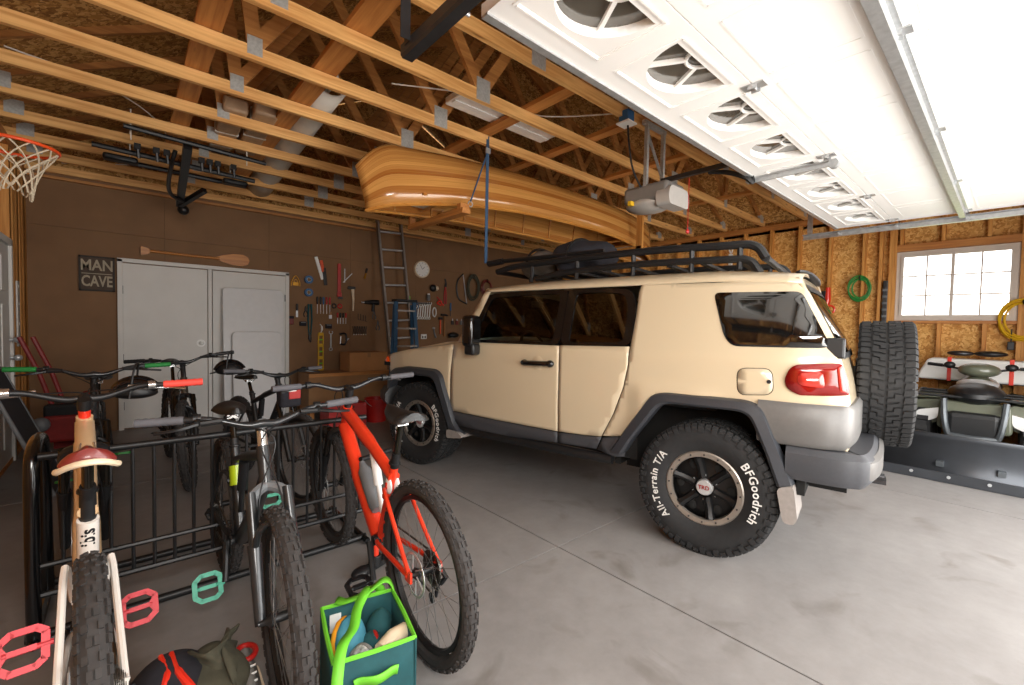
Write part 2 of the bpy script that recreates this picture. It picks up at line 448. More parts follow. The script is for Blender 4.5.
# roof deck
HX, RZ = 3.575, 3.21+.5*4.375
b = MB()
b.add([(X0-.4, -1.1, 3.03), (HX, -1.1, RZ+.02), (HX, 7.5, RZ+.02), (X0-.4, 7.5, 3.03)], [(0, 1, 2, 3)])
b.add([(X1+.4, -1.1, 3.03), (HX, -1.1, RZ+.02), (HX, 7.5, RZ+.02), (X1+.4, 7.5, 3.03)], [(3, 2, 1, 0)])
for y in (-1.05, 7.45):
    b.add([(X0-.1, y, 3.1), (X1+.1, y, 3.1), (X1+.1, y, 3.2), (HX, y, RZ), (X0-.1, y, 3.2)], [(0, 1, 2, 3, 4)])
for x in (X0-.1, X1+.1): b.add([(x, -1.1, 3.0), (x, 7.5, 3.0), (x, 7.5, 3.3), (x, -1.1, 3.3)], [(0, 1, 2, 3)])
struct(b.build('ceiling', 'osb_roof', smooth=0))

# trusses, one thing each
def truss_parts(root):
    t = .038
    def beam(name, a, b, h=.089, m='lumber_dim', th=t):
        o = MB().bar(a, b, h, th, (0, 1, 0)); return o.build(name, m, root, smooth=0)
    beam('bottom_chord', (X0-.05, 0, ZC+.045), (X1+.05, 0, ZC+.045), m='lumber')
    for sx in (-1, 1):
        xe = HX + sx*4.375
        beam('top_chord', (xe, 0, ZC+.135), (HX + sx*.02, 0, RZ-.055), .12)
        q = lambda u: (HX+sx*4.375*(1-u), 0, ZC+.09+2.1*u)
        beam('web', (HX+sx*1.46, 0, ZC+.09), q(.97), th=.036)
        beam('web', (HX+sx*1.48, 0, ZC+.09), q(.5), th=.034)
        beam('web', (HX+sx*2.9, 0, ZC+.09), q(.5), th=.032)
        beam('web', (HX+sx*2.9, 0, ZC+.09), q(.32), th=.030)
        MB().box((HX+sx*1.46, 0, ZC+.09), (.13, .044, .17)).build('gusset_plate', 'plate', root, smooth=0)
        MB().box((HX+sx*2.9, 0, ZC+.09), (.09, .044, .12)).build('gusset_plate', 'plate', root, smooth=0)
        MB().box((HX+sx*4.27, 0, ZC+.1), (.12, .044, .12)).build('gusset_plate', 'plate', root, smooth=0)
ordn = ['first', 'second', 'third', 'fourth', 'fifth', 'sixth', 'seventh', 'eighth', 'ninth', 'tenth', 'eleventh', 'twelfth', 'thirteenth']
tr0 = None
TY = [2.20 + .61*k for k in range(8, -5, -1)]
for i, y in enumerate(TY):
    lab = 'bare lumber roof truss with webs and metal plates, %s counted from the brown back wall' % ordn[i]
    if tr0 is None:
        tr0 = thing('roof_truss', lab, 'roof truss', (0, y, 0), group='wooden roof trusses overhead'); truss_parts(tr0)
    else: dup(tr0, (0, y, 0), label=lab)
for x, z, wd, lab in ((.42, ZC+.115, .14, 'flat brown brace board lying across the trusses above the basketball hoop side'),
                  (1.13, ZC+.115, .16, 'wide brown brace board lying across the trusses beside the grey foam roll'),
                  (2.62, ZC+.115, .12, 'brown brace board lying across the trusses, left end of the canoe'),
                  (3.45, ZC+.115, .10, 'brown brace board lying across the trusses above the canoe middle'),
                  (4.5, ZC+.115, .10, 'brown brace board lying across the trusses above the opener'),
                  (6.3, ZC+.115, .10, 'brown brace board lying across the trusses nearest the window wall')):
    o = MB().bar((x, -.6, z), (x, 7.3, z), wd, .038, (0, 0, 1)).build('brace_board', 'lumber_y', smooth=0); tag(o, lab, 'board', 'brace boards over the trusses')

# double door in the back wall
y = YB-.025
dd = struct(MB().box((-.02, y, 1.06), (.05, .05, 2.14)).box((1.88, y, 1.06), (.05, .05, 2.14)).box((.93, y, 2.115), (1.95, .05, .05)).box((.905, y+.005, 1.05), (.045, .04, 2.1)).build('door_1', 'doorwhite', smooth=0, bevel=.004))
l = MB().box((.44, y+.005, 1.05), (.87, .035, 2.06)).build('door_leaf', 'doorwhite', dd, smooth=0, bevel=.003)
MB().cyl((.80, y-.02, 1.08), (.80, y-.005, 1.08), .05, n=24).ell((.80, y-.03, 1.08), (.028, .03, .028)).build('knob', 'white', l)
for z in (1.75, .9, .3): MB().box((.0, y-.016, z), (.02, .012, .1)).build('hinge', 'darksteel', l, smooth=0)
l = MB().box((1.395, y+.005, 1.05), (.92, .035, 2.06)).build('door_leaf', 'doorwhite', dd, smooth=0, bevel=.003)
for z in (1.75, .3): MB().box((1.853, y-.016, z), (.02, .012, .1)).build('hinge', 'darksteel', l, smooth=0)

# overhead garage door, open
GZ = 2.575; GT = .045; gy1 = 1.38; gs = .515
gd = struct(bpy.data.objects.new('door_3', None)); col.objects.link(gd)
M['doorpane'] = mat('door_pane', '#57524a', .12, 0, .06, 6, coat=.6)
gx0, gx1 = 1.03, 6.02
for k in range(4):
    ya = gy1 - gs*k; yb_ = ya - gs + .004
    s = MB()
    if k == 0:
        wy0, wy1, hw = .935, 1.235, .235
        s.box(((gx0+gx1)/2, (yb_+wy0)/2, GZ), (gx1-gx0, wy0-yb_, GT)); s.box(((gx0+gx1)/2, (ya+wy1)/2, GZ), (gx1-gx0, ya-wy1, GT))
        cx = [1.325 + .614*i for i in range(8)]; ed = [gx0] + [q for c in cx for q in (c-hw, c+hw)] + [gx1]
        for i in range(0, len(ed), 2): s.box(((ed[i]+ed[i+1])/2, (wy0+wy1)/2, GZ), (ed[i+1]-ed[i], wy1-wy0, GT))
        sec = s.build('door_section', 'panelwhite', gd, smooth=0)
        for c in cx:
            hb = wy0+.022; ht = .245; ew = hw-.012
            arc = [(ew*cos(a), hb + ht*sin(a)) for a in [pi*i/20 for i in range(21)]]
            fr = MB()
            left = [(-hw, wy0), (-hw, wy1)] + [(0, wy1)] + [p for p in arc if p[0] <= 0.001] + [(-ew, wy0)]
            P = lambda x, yy, zz: (c+x, yy, zz)
            fr.prism(left, (GZ-.02, GZ+.02), P); fr.prism([(-x, yy) for x, yy in left][::-1], (GZ-.02, GZ+.02), P)
            fr.box((c, wy0+.011, GZ), (2*ew, .022, .04))
            for x_, y_, w_, h_ in ((-hw-.012, (wy0+wy1)/2, .010, .33), (hw+.012, (wy0+wy1)/2, .010, .33), (0, wy0-.012, 2*hw, .010), (0, wy1+.012, 2*hw, .010)):
                fr.box((c+x_, y_, GZ-.023), (w_, h_, .007))
            wf = fr.build('window_frame', 'panelwhite', sec, smooth=0)
            mu = MB(); hr = .072
            mu.tube([(c+hr*cos(pi*i/10), hb+hr*sin(pi*i/10), GZ+.012) for i in range(11)], .009, 6)
            for a in (pi*.30, pi*.70): mu.bar((c+hr*cos(a), hb+hr*sin(a), GZ+.012), (c+ew*cos(a), hb+ht*sin(a), GZ+.012), .018, .018)
            mu.build('muntin', 'panelwhite', sec)
            MB().box((c, (wy0+wy1)/2, GZ+.022), (2*hw, wy1-wy0, .004)).build('window_pane', 'doorpane', sec, smooth=0)
    else:
        sec = s.box(((gx0+gx1)/2, (ya+yb_)/2, GZ), (gx1-gx0, gs-.004, GT)).build('door_section', 'panelwhite', gd, smooth=0, bevel=.003)
        for i in range(8):
            c = 1.347 + .614*i; e = .004
            mm = MB()
            for x_, y_, w_, h_ in ((-.25, 0, .012, .34), (.25, 0, .012, .34), (0, -.17, .5, .012), (0, .17, .5, .012)): mm.box((c+x_, (ya+yb_)/2+y_, GZ-GT/2), (w_, h_, .004))
            mm.build('embossed_panel', 'panelwhite', sec, smooth=0)
for k in (0, 1, 2, 3):      # stiffening struts
    yy = (gy1-.02, gy1-gs*2+.02-.005, gy1-gs*3+.03, gy1-gs*4+.05)[k]
    if k == 0:
        MB().box(((gx0+gx1)/2, yy, GZ-GT/2-.004), (gx1-gx0, .035, .01)).build('edge_strip', 'galv', gd, smooth=0)
    else:
        s = MB(); z = GZ-GT/2; A = [(-.04, 0), (-.018, -.002), (-.018, -.05), (.018, -.05), (.018, -.002), (.04, 0), (.04, -.003), (.021, -.005), (.021, -.053), (-.021, -.053), (-.021, -.005), (-.04, -.003)]
        s.prism(A, (gx0+.02, gx1-.02), lambda a, b_, d_: (d_, yy+a, z+b_)); s.build('stiffening_strut', 'galv', gd, smooth=0)
for k in (1, 2, 3):
    for xx in (gx0+.12, 2.27, 3.5, 4.75, gx1-.12):
        yy = gy1 - gs*k
        h = MB().box((xx, yy+.028, GZ-.026), (.06, .045, .005)).box((xx, yy-.028, GZ-.026), (.06, .045, .005)).cyl((xx-.03, yy, GZ-.030), (xx+.03, yy, GZ-.030), .007)
        h.box((xx-.024, yy, GZ-.036), (.005, .04, .018)).box((xx+.024, yy, GZ-.036), (.005, .04, .018)); h.build('hinge', 'galv', gd)
a = MB(); a.prism([(-.025, 0), (.025, 0), (.025, -.006), (.006, -.006), (.006, -.04), (-.006, -.04), (-.006, -.006), (-.025, -.006)], (.83, gy1+.02), lambda u, v_, d_: (3.62+u, d_, GZ-GT/2+v_))
a.cyl((3.60, .85, GZ-.05), (3.64, .85, GZ-.05), .03).box((3.62, gy1, GZ-.03), (.06, .05, .05)); a.build('centre_bracket', 'galv', gd)

# tracks with their hangers
def track(x, label, s):
    t = thing('garage_door_track', label, 'door track', (x, 0, 0))
    C = [(-.025, -.03), (.02, -.03), (.028, -.02), (.028, .02), (.02, .03), (-.025, .03), (-.025, .026), (.018, .026), (.024, .018), (.024, -.018), (.018, -.026), (-.025, -.026)]
    b = MB().prism(C, (-.55, 1.72), lambda u, v_, d_: (u*s, d_, GZ-.06+v_)); b.build('horizontal_track', 'galv' if s > 0 else 'darksteel', t, smooth=0)
    pts = [(0, -.55 - .33*sin(a), GZ-.06-.33*(1-cos(a))) for a in [pi/2*i/8 for i in range(9)]] + [(0, -.88, .05)]
    MB().tube(pts, .028, 4).build('vertical_track', 'galv', t)
    for y in (1.66, .35):
        h = MB().box((.03*s, y, (GZ-.06+ZC)/2), (.004, .045, ZC-GZ+.06)).box((.03*s+.02*s, y-.02, (GZ-.06+ZC)/2), (.04, .004, ZC-GZ+.06))
        for k in range(9): h.cyl((.026*s, y, GZ-.02+k*.06), (.034*s, y, GZ-.02+k*.06), .008, n=8)
        h.build('perforated_hanger', 'galv' if s > 0 else 'darksteel', t, smooth=0)
    h = MB().bar((.03*s, 1.62, ZC), (.03*s, 1.15, GZ-.04), .035, .004); h.build('diagonal_hanger', 'galv' if s > 0 else 'darksteel', t, smooth=0)
    for y in (1.36, .86, .35, -.16):
        MB().cyl((-.06*s, y, GZ-.06), (.01*s, y, GZ-.06), .008).cyl((0, y, GZ-.06), (.014*s, y, GZ-.06), .024).build('roller', 'steel', t)
track(6.13, 'galvanised overhead door track at the window wall end of the white door', 1)
track(.90, 'galvanised overhead door track with perforated hanger, left end of the white door', -1)
# ------------------------------------------------------------------ the off-road wagon
M['cream'] = mat('sand_beige_paint', '#cbba9d', .28, 0, .015, 2, coat=.7)
M['creamdark'] = mat('gap_shadow', '#0d0c0b', .9)
M['clad'] = mat('grey_cladding', '#3f4044', .5, 0, .06, 60)
M['cladmid'] = mat('bumper_grey_metallic', '#666462', .42, .15, .05, 40)
M['flare'] = mat('black_flare', '#33353a', .42, 0, .08, 50)
M['flap'] = mat('mud_flap', '#8c8580', .6, 0, .1, 40)
M['carglass'] = glass('tinted_glass', (.55, .6, .55), .01, .62, 1.5)
M['darkglass'] = glass('privacy_glass', (.2, .22, .2), .01, .16, 1.75)
M['lampred'] = mat('lamp_red', '#84100e', .12, 0, .05, 20, coat=1.)
M['lampbright'] = mat('lamp_reflector', '#cf3a30', .15, 0, .1, 60, coat=1.)
M['rim'] = mat('machined_ring', '#b5aca2', .35, .8, .06, 50)
M['rimblack'] = mat('black_rim', '#141415', .4, .3, .1)
M['caps'] = mat('cap_silver', '#cfcfcf', .3, .5)
M['letter'] = mat('raised_white_letters', '#d8d6d2', .7)
M['amber'] = mat('amber_lens', '#f0571a', .2, 0, .05, coat=1.)
M['seat'] = mat('seat_fabric', '#3a3a3a', .9)
M['lampclear'] = mat('headlamp', '#e8e8e6', .1, .2, .02, coat=1.)

CAR = thing('off_road_wagon', 'sand beige two tone off road wagon with roof rack parked in the middle', 'car', (3.563, 1.393, 0), rad(10.29))
def CW(s, z):
    w_ = .905
    if z > 1.22: w_ -= (z-1.22)*.28
    if z < .8: w_ -= (.8-z)*.06
    if s < -.35: w_ -= .10*min(1.3, ((-.35-s)/.40))**2.2
    if s > 2.9: w_ -= .15*((s-2.9)/.6)**2
    return w_
def hip(s, z):      # swelling of the body over the rear flare
    a = max(0, min(1, (.53-s)/.15)); b = max(0, min(1, (1.06-z)/.12)); c = max(0, min(1, (s+.14)/.2))
    sm = lambda t: t*t*(3-2*t)
    return .03*sm(a)*sm(b)*sm(c)
def side_pt(s, z, off=0, sd=-1): return V((sd*(CW(s, z)+off), s, z))
def dens(poly, d=.05):
    out = []
    for i in range(len(poly)):
        a = V(poly[i]); b = V(poly[(i+1) % len(poly)]); n = max(1, int((b-a).length/d))
        out += [tuple(a.lerp(b, k/n)) for k in range(n)]
    return out
def skin(poly, fn, d=.05, sd=-1):
    """triangulated patch of the outline poly (s,z) mapped through fn(s,z)"""
    bd = dens(poly, d); nb = len(bd)
    xs = [p[0] for p in bd]; zs = [p[1] for p in bd]; pts = list(bd)
    i = min(xs) + d*.5
    while i < max(xs):
        k = min(zs) + d*.5
        while k < max(zs):
            if inset_poly(bd, i, k) and min((V(bd[q])-V((i, k))).length for q in range(nb)) > d*.45: pts.append((i, k))
            k += d
        i += d
    r = delaunay_2d_cdt([V(p) for p in pts], [], [list(range(nb))], 1, 1e-5)
    vs = [fn(p.x, p.y) for p in r[0]]; fs = [tuple(q) for q in r[2]]
    if sd < 0: fs = [q[::-1] for q in fs]
    return MB().add(vs, fs)
def panel(poly, name, m, off=0., parent=None, solid=.006, d=.05, extra=None, sides=(-1, 1)):
    out = []
    for sd in sides:
        fn = lambda s, z: side_pt(s, z, off + (extra(s, z) if extra else 0), sd)
        par = parent[0 if sd < 0 else 1] if isinstance(parent, (list, tuple)) else (parent or CAR)
        out.append(skin(poly, fn, d, sd).build(name, m, par, smooth=50, solid=solid))
    return out
# --- beige and grey body panels
fender = [(2.205, 1.212), (2.24, .95), (2.25, .598), (2.29, .598), (2.38, .92), (2.45, .94), (2.83, .94), (3.06, .905), (3.14, .85), (3.19, .86), (3.24, 1.06), (2.9, 1.125), (2.4, 1.185)]
panel(fender, 'front_fender', 'cream', extra=hip)
fdoor = [(1.0645, 1.245), (1.0645, .9), (1.067, .588), (1.66, .586), (2.242, .596), (2.232, .95), (2.197, 1.215), (2.06, 1.238), (1.6, 1.243)]
FD = panel(fdoor, 'front_door', 'cream')
rdoor = [(.505, 1.262), (.51, 1.133), (.54, .976), (.606, .79), (.697, .612), (.85, .598), (1.06, .588), (1.058, .9), (1.058, 1.248)]
RD = panel(rdoor, 'rear_door', 'cream', extra=hip)
quarter = [(.497, 1.262), (.503, 1.133), (.533, .976), (.599, .79), (.689, .616), (.576, .634), (.52, .65), (.33, .95), (.25, .965), (-.24, .955), (-.40, .95), (-.694, .97), (-.689, 1.052), (-.65, 1.206), (-.604, 1.36), (-.48, 1.61), (-.44, 1.66), (-.2, 1.68), (.48, 1.69), (.49, 1.64), (.488, 1.485)]
QP = panel(quarter, 'quarter_panel', 'cream', extra=hip, d=.03)
panel([(1.066, .582), (1.066, .502), (1.66, .458), (2.14, .47), (2.243, .59), (1.66, .581)], 'door_cladding', 'clad', .006, FD)
panel([(.695, .606), (.735, .516), (1.058, .50), (1.058, .582), (.85, .592)], 'door_cladding', 'clad', .006, RD)
panel([(.725, .512), (.686, .606), (.576, .628), (.50, .62), (.52, .50), (.6, .485)], 'rear_sill_cladding', 'clad', .006)
pil = [(1.88, 1.69), (1.915, 1.59), (1.965, 1.45), (2.07, 1.24), (2.16, 1.225), (2.06, 1.45), (1.985, 1.62), (1.945, 1.695)]
panel(pil, 'windshield_pillar', 'cream', -.004)
# black window band, glass
def ring(outer, inner, name, m, off, parent=None, sides=(-1, 1), depth=.03):
    for sd in sides:
        b = MB(); rows = [[side_pt(s, z, off-depth, sd) for s, z in outer], [side_pt(s, z, off, sd) for s, z in outer], [side_pt(s, z, off, sd) for s, z in inner], [side_pt(s, z, off-depth, sd) for s, z in inner]]
        par = parent[0 if sd < 0 else 1] if parent else CAR
        b.grid(rows, closed=True).build(name, m, par, smooth=30, normals=True)
def match(o, i, n=40):
    def rs(p):
        L = [0]
        for k in range(len(p)): L.append(L[-1] + (V(p[(k+1) % len(p)])-V(p[k])).length)
        out = []
        for j in range(n):
            t = L[-1]*j/n; k = max(q for q in range(len(p)) if L[q] <= t)
            u = (t-L[k])/max(1e-9, L[k+1]-L[k]); out.append(tuple(V(p[k]).lerp(V(p[(k+1) % len(p)]), u)))
        return out
    return rs(o), rs(i)
def wring(o, i, *a, **k):
    o2, i2 = match(rpoly(o, .05), rpoly(i, .04), 56); ring(o2, i2, *a, **k)
fo = [(1.064, 1.247), (2.06, 1.238), (1.955, 1.45), (1.90, 1.60), (1.872, 1.672), (1.5, 1.682), (1.064, 1.684)]
fi = [(1.13, 1.268), (1.985, 1.262), (1.905, 1.44), (1.855, 1.58), (1.83, 1.634), (1.5, 1.646), (1.13, 1.652)]
wring(fo, fi, 'window_frame', 'blackgloss', .002, FD)
ro = [(.498, 1.268), (1.060, 1.251), (1.060, 1.684), (.79, 1.68), (.55, 1.665), (.498, 1.56), (.496, 1.485)]
ri = [(.555, 1.29), (.99, 1.275), (.99, 1.648), (.79, 1.648), (.60, 1.632), (.555, 1.55), (.553, 1.485)]
wring(ro, ri, 'window_frame', 'blackgloss', .002, RD)
panel(rpoly(fi, .03), 'window_glass', 'carglass', -.008, FD, solid=0)
panel(rpoly(ri, .03), 'window_glass', 'darkglass', -.008, RD, solid=0)
rw = [(.001, 1.62), (-.463, 1.612), (-.607, 1.312), (-.57, 1.298), (-.135, 1.292), (-.086, 1.345), (-.06, 1.42)]
M['quarterglass'] = mat('dark_quarter_glass', '#0a0b0b', .04, 0, .05, 2, coat=1., spec=1.)
panel(rpoly(rw, .04), 'quarter_window', 'quarterglass', .004, QP, solid=.006)
fu = rpoly([(-.166, 1.167), (-.35, 1.178), (-.362, 1.026), (-.174, 1.006)], .05, 5)
fo2, fi2 = match(fu, [((s+.262)*.96-.262, (z-1.094)*.96+1.094) for s, z in fu], 40)
ring(fo2, fi2, 'fuel_door_gap', 'creamdark', .0015, QP, sides=(-1,), depth=.004)
panel([((s+.262)*.955-.262, (z-1.094)*.955+1.094) for s, z in fu], 'fuel_door', 'cream', .003, QP, solid=.004, sides=(-1,))
MB().cyl(side_pt(-.335, 1.10, 0), side_pt(-.335, 1.10, .007), .012).build('fuel_door_lock', 'darksteel', QP[0])
lp = rpoly([(-.408, 1.117), (-.43, 1.18), (-.46, 1.205), (-.56, 1.216), (-.66, 1.222), (-.685, 1.15), (-.70, 1.055), (-.60, 1.046), (-.478, 1.040), (-.425, 1.07)], .02)
LP = panel(lp, 'tail_lamp', 'lampred', .012, QP, solid=.02)
panel(rpoly([(-.47, 1.16), (-.58, 1.175), (-.595, 1.085), (-.47, 1.095)], .03), 'lamp_reflector', 'lampbright', .014, LP, solid=.002)
panel(rpoly([(-.64, 1.20), (-.66, 1.20), (-.682, 1.07), (-.655, 1.07)], .01), 'lamp_reflector', 'lampbright', .014, LP, solid=.002)
# --- dark liner, floor pan, wheel wells
for sd in (-1, 1):
    skin([(.45, .48), (2.2, .48), (2.2, 1.24), (.45, 1.25)], lambda s, z: side_pt(s, z, -.05, sd), .12, sd).build('door_liner', 'creamdark', CAR)
    MB().box((sd*.58, .08, .66), (.02, 1.1, .62)).box((sd*.71, .05, .97), (.28, 1.1, .04)).box((sd*.69, .60, .70), (.26, .04, .56)).box((sd*.72, -.50, .74), (.28, .04, .52)).build('rear_wheel_well', 'creamdark', CAR, smooth=0)
    MB().box((sd*.58, 2.72, .66), (.02, 1.2, .62)).box((sd*.72, 2.72, .965), (.30, 1.15, .04)).box((sd*.72, 2.2, .70), (.28, .04, .6)).box((sd*.66, 3.22, .74), (.26, .04, .5)).build('front_wheel_well', 'creamdark', CAR, smooth=0)
    b = MB().tube([(sd*.86, .62, .455), (sd*.875, .9, .45), (sd*.875, 1.9, .435), (sd*.85, 2.14, .45)], .035, 10); b.build('rocker_rail', 'black', CAR)
b = MB().box((0, 1.3, .56), (1.15, 4.0, .2)); b.box((0, -.55, .62), (1.5, .3, .2)); b.build('floor_pan', 'creamdark', CAR, smooth=0)
b = MB().cyl((-.75, 0, .40), (.75, 0, .40), .045).ell((0, 0, .40), (.14, .16, .14)).cyl((-.75, 2.70, .40), (.75, 2.70, .40), .04); b.build('axle', 'creamdark', CAR)
# --- roof, windshield, hood, nose, tailgate
def zr(s): return 1.80 - .045*max(0, (s-1.1)/.9)**2 - .05*max(0, (.2-s)/.65)**2
def zsh(s): return 1.69 - (.03*max(0, (0-s)/.45))
def roofrow(s):
    w_ = CW(s, zsh(s)); r = []
    for k in range(25):
        a = pi*k/24; c_ = cos(a); sg = -1 if c_ > 0 else 1
        r.append(V((sg*w_*abs(c_)**.55, s, zsh(s) + (zr(s)-zsh(s))*sin(a)**.9)))
    return r
rows = [roofrow(s) for s in [-.46+.08*k for k in range(31)]]
MB().grid(rows).build('roof', 'cream', CAR, smooth=60, solid=.015)
def srear(z):
    P = [(.55, -.70), (1.01, -.697), (1.206, -.655), (1.36, -.607), (1.61, -.483), (1.665, -.45), (1.79, -.42)]
    for (a, s0), (b_, s1) in zip(P, P[1:]):
        if z <= b_: return s0 + (s1-s0)*(z-a)/(b_-a)
    return -.42
def gate(z0, z1, x0, x1, off=0., n=14):
    rows = []
    for k in range(13):
        z = z0 + (z1-z0)*k/12; wz = CW(srear(z), z) - .005
        rows.append([V(((x0 + (x1-x0)*j/n)*wz, srear(z) - .035*(1-(x0+(x1-x0)*j/n)**2) - off, z)) for j in range(n+1)])
    return MB().grid(rows)
TG = gate(.62, 1.70, -1, 1).build('tailgate', 'cream', CAR, smooth=50, solid=.02)
gate(1.27, 1.62, -.86, .86, .006).build('rear_window', 'darkglass', TG)
gate(1.24, 1.27, -.9, .9, .012).build('window_surround', 'black', TG); gate(1.62, 1.66, -.9, .9, .012).build('window_surround', 'black', TG)
for sd in (-1,):
    for z in (1.30,):
        MB().box((sd*.80, -.675 + (.05 if z > 1.2 else 0), z), (.10, .09, .11)).build('gate_hinge', 'black', TG, smooth=0, bevel=.012)
b = MB(); b.ell((0, -.43, 1.752), (.60, .06, .028)); b.build('rear_spoiler', 'black', CAR)
ws = [[V((x*(.70 + .13*(1-t)), 2.185 - .235*t + .05*(1-x*x)*(1-.5*t), 1.225 + .47*t)) for x in [-1+.1*i for i in range(21)]] for t in [k/8 for k in range(9)]]
MB().grid(ws).build('windshield', 'carglass', CAR, normals=True)
b = MB(); b.tube([(-.72, 1.95, 1.70), (0, 1.99, 1.745), (.72, 1.95, 1.70)], .03, 8); b.build('windshield_header', 'cream', CAR)
zh = lambda s: 1.212 - .03*(s-2.205)/.2 if s < 2.4 else (1.185 - .12*(s-2.4) if s < 2.9 else 1.125 - .19*(s-2.9))
rows = [[V((x*(CW(s, 1.1)+.0), s + .02*(1-x*x), zh(s) + .035*(1-x**4) - (.02 if abs(x) > .97 else 0))) for x in [-1+.05*i for i in range(41)]] for s in [2.17+.06*k for k in range(19)]]
MB().grid(rows).build('hood', 'cream', CAR, smooth=60, solid=.015)
b = MB()
for sd in (-1, 1): b.tube([(sd*.52, 2.25, 1.235), (sd*.50, 2.7, 1.195), (sd*.48, 3.2, 1.115)], .016, 8)
b.build('hood_rib', 'cream', CAR)
b = MB().box((0, 3.25, .90), (1.44, .08, .34)); b.build('front_fascia', 'cream', CAR, smooth=0, bevel=.03)
g_ = MB().box((0, 3.30, .94), (1.25, .03, .20)).build('grille', 'black', CAR, smooth=0, bevel=.02)
for sd in (-1, 1):
    MB().ell((sd*.48, 3.315, .94), (.095, .03, .095)).build('headlamp', 'lampclear', g_)
    MB().ell((sd*.825, 3.25, 1.0), (.05, .06, .05)).build('corner_marker', 'amber', CAR)
b = MB().tube([(-.86, 3.10, .62), (-.78, 3.30, .62), (-.5, 3.40, .62), (.5, 3.40, .62), (.78, 3.30, .62), (.86, 3.10, .62)], .12, 10); b.build('front_bumper', 'black', CAR)
# --- flares and mud flaps
def flare(o, i, name):
    for sd in (-1, 1):
        o3 = [V(p) for p in o]; i3 = [V(p) for p in i]; rows = []
        for t, off in ((0, -.015), (0, .012), (.16, .042), (.8, .052), (1, .040), (1, -.05)):
            rows.append([side_pt(*(a.lerp(b_, t)), off, sd) for a, b_ in zip(o3, i3)])
        MB().grid(rows).build(name, 'flare', CAR, smooth=35, normals=True)
ring2 = lambda p, n=5: [(q.x, q.y) for q in [V((a, b_)) for a, b_ in rpoly(p, .07, n)]]
def openr(p):      # rounded open polyline with a fixed count
    out = [p[0]]
    for k in range(1, len(p)-1):
        a, q, c_ = V(p[k-1]), V(p[k]), V(p[k+1]); s_ = q + (a-q).normalized()*min(.05, (a-q).length*.4); e = q + (c_-q).normalized()*min(.05, (c_-q).length*.4)
        for j in range(5):
            t = j/4; out.append(tuple(s_*(1-t)**2 + q*2*t*(1-t) + e*t*t))
    return out + [p[-1]]
flare(openr([(.62, .53), (.552, .635), (.335, .962), (.25, .985), (-.24, .985), (-.315, .95), (-.40, .74), (-.475, .545)]),
      openr([(.52, .53), (.455, .64), (.275, .89), (.21, .915), (-.20, .92), (-.255, .89), (-.335, .70), (-.395, .52)]), 'rear_flare')
flare(openr([(3.26, .55), (3.17, .86), (3.08, .93), (2.83, .968), (2.42, .968), (2.335, .92), (2.16, .47), (2.06, .40)]),
      openr([(3.18, .52), (3.10, .80), (3.02, .85), (2.80, .89), (2.48, .89), (2.41, .85), (2.25, .47), (2.22, .36)]), 'front_flare')
for o_, nm in (([(-.395, .52), (-.475, .545), (-.50, .36), (-.475, .33), (-.43, .335)], 'mud_flap'), ([(2.10, .42), (2.06, .40), (2.04, .375), (2.24, .345), (2.24, .43)], 'mud_flap')):
    for sd in (-1, 1):
        MB().prism(rpoly(o_, .03), (.70, .945), lambda a, b_, d_: (sd*d_, a, b_)).build(nm, 'flap', CAR, smooth=30, normals=True)
# --- rear bumper: upper cladding and lower step, both wrapping round the corner
def wrap(path, prof, name, m, bev=0):
    pts = spl([(*p, 0) for p in path], 5); pts = pts + [V((-p.x, p.y, 0)) for p in reversed(pts)][1:]
    rows = []
    for i, p in enumerate(pts):
        d_ = (pts[min(i+1, len(pts)-1)] - pts[max(i-1, 0)]).normalized(); nrm = V((-d_.y, d_.x, 0))
        if i == 0: nrm = V((-1, 0, 0))
        if i == len(pts)-1: nrm = V((1, 0, 0))
        if nrm.dot(V((p.x, p.y+.1, 0))) < 0: nrm = -nrm
        rows.append([p + nrm*o_ + V((0, 0, z)) for o_, z in prof])
    b = MB().grid(rows, closed=True)
    n = len(prof); b.f.append(list(range(n))); b.m.append(0); L = (len(pts)-1)*n; b.f.append([L+k for k in range(n)]); b.m.append(0)
    return b.build(name, m, CAR, smooth=38, normals=True)
wrap([(-.905, -.285), (-.905, -.50), (-.875, -.63), (-.79, -.70), (-.4, -.73), (0, -.74)], [(-.08, .76), (.0, .76), (.022, .79), (.022, .972), (.005, .995), (-.08, .995)], 'rear_cladding', 'cladmid')
wrap([(-.915, -.43), (-.915, -.62), (-.89, -.72), (-.82, -.785), (-.5, -.82), (0, -.83)], [(-.12, .755), (-.01, .755), (.02, .725), (.02, .615), (-.01, .575), (-.12, .575)], 'rear_bumper', 'clad')
wrap([(-.90, -.64), (-.87, -.74), (-.79, -.80), (-.5, -.835), (0, -.845)], [(0, .735), (.022, .715), (.022, .63), (0, .60)], 'bumper_end_cap', 'cladmid')
b = MB().box((-.55, -.84, .565), (.08, .06, .03)).cyl((-.62, -.79, .60), (-.62, -.86, .60), .02); b.build('tow_hook', 'darksteel', CAR)
